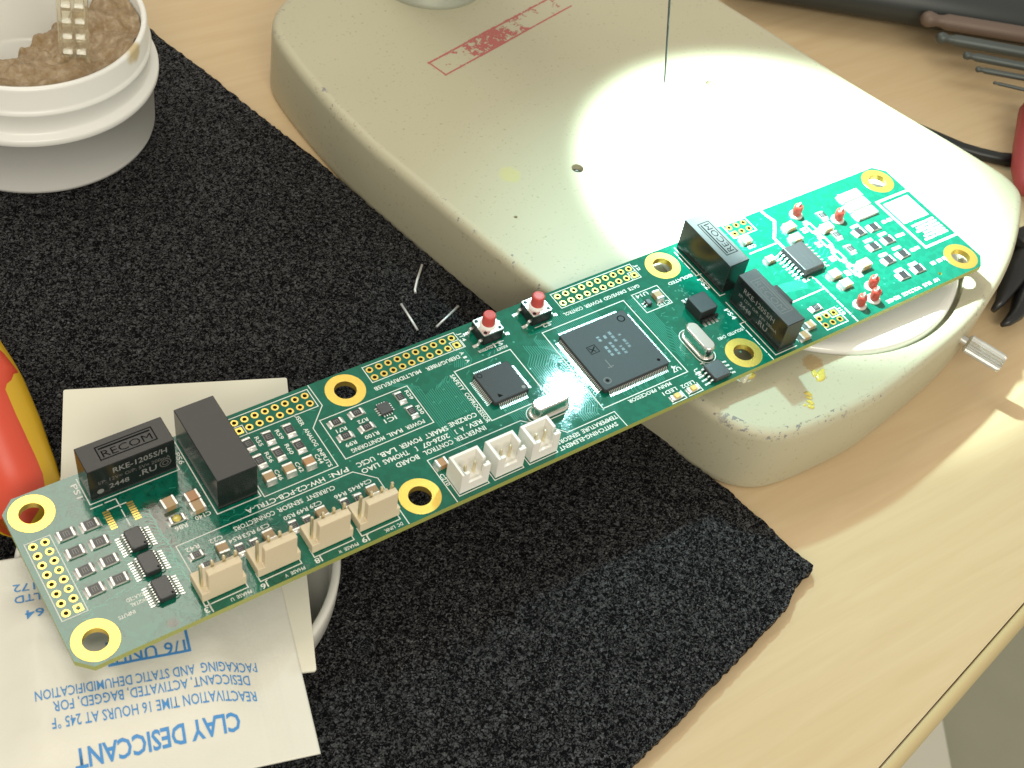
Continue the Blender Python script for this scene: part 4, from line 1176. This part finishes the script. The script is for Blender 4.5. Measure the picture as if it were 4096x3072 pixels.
ptext("DESICCANT, ACTIVATED, BAGGED, FOR", (-99.9, -34.2), (-136.5, -23.0), 2.3, .004)
ptext("PACKAGING  AND STATIC DEHUMIDIFICATION", (-97.2, -32.0), (-138.7, -19.2), 2.3, .004)
ptext("1/6 UNIT", (-108.6, -22.6), (-123.0, -18.4), 3.0, .008)
def pbox(a, c, e, f_, w):
    b = MB()
    pts = [pinv(*p) for p in (a, c, e, f_)]
    loop_ = pts + [pts[0]]
    for i in range(4):
        n = 8
        seg = [(loop_[i][0] + (loop_[i + 1][0] - loop_[i][0]) * k / n, loop_[i][1] + (loop_[i + 1][1] - loop_[i][1]) * k / n) for k in range(n + 1)]
        b.strip([(x, -y) for x, y in seg], w, 0)
    on_packet(b.mesh("printed_frame", M_BLUE), 0, 0, "printed_frame")
pbox((-108.3, -23.9), (-123.6, -19.6), (-122.2, -14.8), (-107.0, -18.6), .55)
ptext("SPEC MIL-D-3464", (-100.6, -14.5), (-128.5, -6.4), 2.3, .008)
ptext("64", (-130.2, -1.9), (-133.8, -.8), 2.4, .008)
ptext("LTD", (-129.3, 3.4), (-134.2, 4.9), 2.4, .008)
ptext("172", (-129.2, 6.8), (-133.4, 8.1), 2.0, .004)

# ---- jar of flux paste
JC = (-71.5, 160.5)
b = MB()
b.lathe([(32.0, 3.02), (32.9, 3.5), (33.2, 4.6), (33.2, 20.9), (34.6, 21.2), (34.9, 21.8), (34.9, 23.0), (34.5, 23.6), (33.0, 24.0), (32.7, 24.8), (32.7, 29.4), (33.1, 30.0), (33.2, 30.6), (32.7, 31.2),
         (32.3, 31.8), (32.3, 37.6), (32.0, 38.3), (31.4, 38.5), (30.8, 38.2), (30.6, 37.4), (30.4, 9.0), (29.0, 7.0), (.5, 6.8)], 128, *JC, True, True)
def jarm():
    t = NT("white_jar_plastic"); v = t.co()
    d = None
    for p, r0 in (((-9.6, 16.6, 2.2), 1.3), ((-8.6, 17.6, 2.6), .9), ((-5.0, 13.5, 3.75), .55)):
        q = t.math('SUBTRACT', 1.0, t.math('DIVIDE', t.dist(p), r0), clamp=True)
        d = q if d is None else t.math('MAXIMUM', d, q)
    f = t.ramp(t.math('MULTIPLY', d, t.math('MULTIPLY', t.noise(v, 1.6, 4, .6), 2.4)), [(.22, 0), (.6, .8)])
    t.set(Base_Color=t.mix(f, (0.84, 0.84, 0.80), (0.55, 0.40, 0.16)), Roughness=.30, Subsurface_Weight=.15, Subsurface_Radius=(.3, .3, .28))
    return t.m
jar = obj("flux_jar", b.mesh("flux_jar", jarm()))
tag(jar, "open white plastic jar on the foam mat, half full of brown flux paste", "jar")
def pastem():
    t = NT("brown_rosin_paste"); v = t.co()
    n = t.noise(v, 3.5, 5, .65)
    c = t.ramp(n, [(.30, (0.25, 0.15, 0.045)), (.5, (0.315, 0.215, 0.115)), (.7, (0.42, 0.32, 0.19))])
    t.set(Base_Color=c, Roughness=.28, Subsurface_Weight=.25, Subsurface_Radius=(.2, .1, .04), Coat_Weight=.3, Coat_Roughness=.2)
    t.bump(t.math('ADD', t.noise(v, 9, 5, .7), t.math('MULTIPLY', t.voro(v, 7), .6)), .7, .06)
    return t.m
b = MB()
nr, na = 60, 160
vs = []
for i in range(nr + 1):
    for k in range(na):
        r = 30.3 * i / nr; a = 2 * math.pi * k / na
        x, y = r * math.cos(a), r * math.sin(a)
        wx, wy = x + JC[0], y + JC[1]
        d = (wx + 68) * .447 - (wy - 154.4) * .894          # + : viewer side of the dug-out edge
        d += 3.0 * noise.noise((wx * .12, wy * .12, 1)) + 1.6 * noise.noise((wx * .35, wy * .35, 4))
        k_ = max(0, min(1, (d + 6.0) / 5.5)); k_ = k_ * k_ * (3 - 2 * k_)
        z = 7.0 + 27.5 * k_ + k_ * (2.2 * noise.noise((wx * .13, wy * .13, 9)) + 1.3 * noise.noise((wx * .3, wy * .33, 2)) + .6 * noise.noise((wx * .8, wy * .8, 5)))
        z += 1.2 * k_ * (r / 30.3) ** 6
        vs.append((wx, wy, z))
fs = [(i * na + k, (i + 1) * na + k, (i + 1) * na + (k + 1) % na, i * na + (k + 1) % na) for i in range(0, nr) for k in range(na)]
fs = [f for f in fs if max(vs[q][2] for q in f) > 7.6]
b.add(vs, fs, True)
ps = obj("flux_paste", b.mesh("flux_paste", pastem()))
tag(ps, "lumpy brown rosin flux paste dug out on one side of the jar", "paste")
# clear ribbed applicator standing in the paste
b = MB()
A0, A1 = Vector((-65.5, 140.9, 24.0)), Vector((-60.6, 149.0, 82.0))
ax = (A1 - A0).normalized(); wx_ = Vector((.91, -.41, 0)); wx_ = (wx_ - ax * wx_.dot(ax)).normalized(); nx_ = wx_.cross(ax)
def apt(s, w, n): p = A0 + ax * s + wx_ * w + nx_ * n; return tuple(p)
def abox(s0, s1, w0, w1, n0, n1):
    b.add([apt(s0, w0, n0), apt(s0, w1, n0), apt(s0, w1, n1), apt(s0, w0, n1), apt(s1, w0, n0), apt(s1, w1, n0), apt(s1, w1, n1), apt(s1, w0, n1)],
          [(3, 2, 1, 0), (4, 5, 6, 7), (0, 1, 5, 4), (1, 2, 6, 5), (2, 3, 7, 6), (3, 0, 4, 7)])
L = (A1 - A0).length
abox(0, L, -3.9, -2.9, -1.4, 1.4); abox(0, L, 2.9, 3.9, -1.4, 1.4); abox(0, L, -.5, .5, -1.2, 1.2)
s_ = 3.0
while s_ < L - 2:
    abox(s_, s_ + .9, -2.85, -.55, -1.25, 1.25); abox(s_, s_ + .9, .55, 2.85, -1.25, 1.25)
    s_ += 4.4
abox(0, L, -2.85, -.55, -.3, .3); abox(0, L, .55, 2.85, -.3, .3)
apm = mat("clear_plastic", (0.93, 0.90, 0.76), .08, 0, 0, 10, 0, Transmission_Weight=.9, IOR=1.3)
ap = obj("plastic_applicator", b.mesh("plastic_applicator", apm))
tag(ap, "clear ribbed plastic applicator standing in the flux paste", "applicator")

# ---- insulated pliers handle
hr = [(-111.0, 84), (-111.2, 76.3), (-110.7, 70), (-110.6, 64), (-111.0, 57.4), (-111.6, 49.5), (-112.4, 43), (-113.0, 37), (-113.9, 31.0), (-116.0, 24.0), (-120.5, 18.5)]
pl_ = empty("insulated_pliers", (-122, 50, 3))
tag(pl_, "red and yellow insulated pliers handle lying on the foam mat at the board's left end", "pliers")
def handle(off, w, hgt, a0, a1, n=18):
    rs = []
    for i, (x, y) in enumerate(hr):
        p = Vector((x, y)); t = (Vector(hr[min(i + 1, len(hr) - 1)]) - Vector(hr[max(i - 1, 0)])).normalized(); nrm = Vector((-t.y, t.x)) * -1
        if nrm.x > 0: nrm = -nrm
        q = 1.0 if i < len(hr) - 2 else (.85 if i == len(hr) - 2 else .55)
        c_ = p + nrm * (off + w)
        rs.append([(c_.x - nrm.x * w * q * math.cos(a0 + (a1 - a0) * k / n), c_.y - nrm.y * w * q * math.cos(a0 + (a1 - a0) * k / n), 9.6 + hgt * q * math.sin(a0 + (a1 - a0) * k / n)) for k in range(n)])
    return rs
b = MB(); b.rings(handle(0, 9.5, 6.4, 0, 2 * math.pi), True, True, True)
W2(obj("yellow_grip", b.mesh("yellow_grip", mat("yellow_rubber", (0.60, 0.36, 0.012), .38, 0, .1, 30))), pl_)
b = MB()
rs = []
inner = [4.6, 2.2, 1.0, 0.6, 3.2, 3.1, 2.6, 2.4, 2.2, 1.8, 1.0]
for i, (x, y) in enumerate(hr):
    p = Vector((x, y)); t = (Vector(hr[min(i + 1, len(hr) - 1)]) - Vector(hr[max(i - 1, 0)])).normalized(); nrm = Vector((-t.y, t.x))
    if nrm.x > 0: nrm = -nrm
    e = inner[i]; q = 1.0 if i < len(hr) - 2 else (.85 if i == len(hr) - 2 else .5)
    w = 8.2
    c_ = p + nrm * (e * .9 + w)
    rs.append([(c_.x - nrm.x * w * q * math.cos(2 * math.pi * k / 20), c_.y - nrm.y * w * q * math.cos(2 * math.pi * k / 20), 10.0 + 7.4 * q * math.sin(2 * math.pi * k / 20)) for k in range(20)])
b.rings(rs, True, True, True)
W2(obj("red_grip", b.mesh("red_grip", mat("red_rubber", (0.68, 0.075, 0.035), .36, 0, .08, 30))), pl_)

# ---- three wire offcuts on the mat
M_WIRE = mat("tinned_wire", (0.86, 0.86, 0.86), .4, .6)
for pts, lb in (([(.4, 62.7, 3.5), (-3.9, 58.2, 3.45), (-6.2, 55.4, 3.4), (-6.7, 54.3, 3.4)], "short bent wire offcut standing farthest from the board on the foam mat"),
                ([(-12.4, 52.3, 3.4), (-12.8, 47.0, 3.45), (-13.2, 42.1, 3.4)], "straight wire offcut on the foam mat pointing at the board, nearest the jar"),
                ([(1.4, 45.0, 3.5), (-3.6, 42.9, 3.4), (-8.0, 41.0, 3.4)], "straight wire offcut on the foam mat nearest the microscope base")):
    b = MB(); b.tube(pts, .36, 8)
    tag(obj("wire_offcut", b.mesh("wire_offcut", M_WIRE)), lb, "wire", "wire offcuts on the foam mat")

# ---- wire hanging in from above
b = MB()
p0, p1 = Vector((34.62, 26.5, 83)), Vector((10.33, 11.74, 130))
pp = [tuple(p0 + (p1 - p0) * k) for k in (0, .03, .5, 1.0, 1.6)]
b.tube(pp, .26, 8, True, [.1, .24, .26, .27, .28])
tag(obj("probe_wire", b.mesh("probe_wire", mat("dark_wire", (0.05, 0.05, 0.045), .4, .5))), "thin dark straight wire hanging down over the microscope base", "wire")

# ---- ball-end hex keys and their black holder at the far right
keys = [((221.3, 87.9), (252.8, 65.8), 2.9, "thickest ball end hex key, brownish, next to the black holder"), ((218.4, 77.2), (244.2, 57.9), 2.05, "second thickest dark ball end hex key"), ((220.4, 65.6), (237.7, 52.0), 1.45, "middle dark ball end hex key of the row"),
        ((218.7, 57.9), (232.5, 47.3), 1.05, "second thinnest dark ball end hex key"), ((219.2, 49.8), (227.3, 42.5), .62, "thinnest steel ball end hex key, nearest the cable")]
for k, (a, c, r, lb) in enumerate(keys):
    a, c = Vector((*a, 14)), Vector((*c, 14))
    d = (c - a).normalized()
    b = MB()
    pts, rad = [], []
    for s_, q in ((0, .35), (.25, .75), (.7, .98), (1.1, 1.0), (1.6, .85), (2.1, .70), (2.7, .78), (3.3, 1.0), (110 / r, 1.0)):
        pts.append(tuple(a + d * s_ * r)); rad.append(r * q)
    b.tube(pts, r, 12 if k else 14, True, rad)
    tag(obj("hex_key", b.mesh("hex_key", mat("brown_steel", (0.17, 0.125, 0.10), .6, .4) if k == 0 else mat("blued_steel", (0.10, 0.115, 0.11), .52, .6))), lb, "hex key", "ball end hex keys in the black holder")
hd = Vector((.812, -.584, 0)); hn = Vector((.584, .812, 0))
def hp(s, n): p = Vector((202.4, 106.0, 0)) + hd * s + hn * n; return (p.x, p.y)
b = MB()
rs = []
for s_ in (-45, -40, 180):
    q = .8 if s_ == -45 else 1
    rs.append([(*hp(s_, 22 + 21 * q * math.cos(2 * math.pi * k / 20)), 12 + 11.8 * q * math.sin(2 * math.pi * k / 20)) for k in range(20)])
b.rings(rs, True, True, True)
tag(obj("tool_holder", b.mesh("tool_holder", mat("dark_grey_plastic", (0.028, 0.034, 0.034), .45))), "long black tool holder lying on the desk behind the hex keys", "tool holder")
b = MB(); b.tube([(183, 62, 2.1), (190, 49, 2.1), (197, 37.0, 2.1), (201, 32.5, 2.1), (206, 28.0, 2.1), (213, 24.0, 2.1), (224, 20, 2.1), (250, 14, 2.1)], 2.1, 12)
tag(obj("cable", b.mesh("cable", mat("black_cable", (0.010, 0.012, 0.012), .4))), "black cable on the desk behind the microscope base", "cable")
b = MB(); b.tube([(197.5, 8.5, 6), (199.5, 10.5, 6), (206, 16.5, 6.4), (216, 24, 6.8), (232, 36, 7)], 5, 16, True, [1.5, 4.2, 5.5, 6.2, 6.4])
tag(obj("red_tool_handle", b.mesh("red_tool_handle", mat("dull_red_rubber", (0.36, 0.05, 0.05), .5))), "dull red tool handle at the desk's far right behind the base", "tool handle")
# black plastic clamp with two claws
cl = empty("plastic_clamp", (165, -20, 0))
tag(cl, "black plastic clamp with two pointed jaws on the desk beside the microscope base", "clamp")
for pts, rad in (([(146.5, -24.0, 4.5), (149.5, -23.2, 6), (154.5, -20.6, 8), (160, -17.5, 9), (168, -15, 9), (185, -12, 9)], [.8, 1.5, 2.8, 4.2, 5, 5.5]),
                 ([(146.2, -28.8, 3.2), (148.5, -28.9, 3.6), (152.5, -28.2, 4.2), (157.5, -25.8, 5), (164, -22.5, 6), (182, -19, 7)], [.7, 1.4, 2.2, 3.2, 4.2, 5])):
    b = MB(); b.tube(pts, 3, 14, True, rad)
    W2(obj("jaw", b.mesh("jaw", M_BLACKP)), cl)
b = MB()
b.rbox(166, 196, -27, -6, .1, 15, 2.5, 3)
W2(obj("clamp_body", b.mesh("clamp_body", M_BLACKP)), cl)
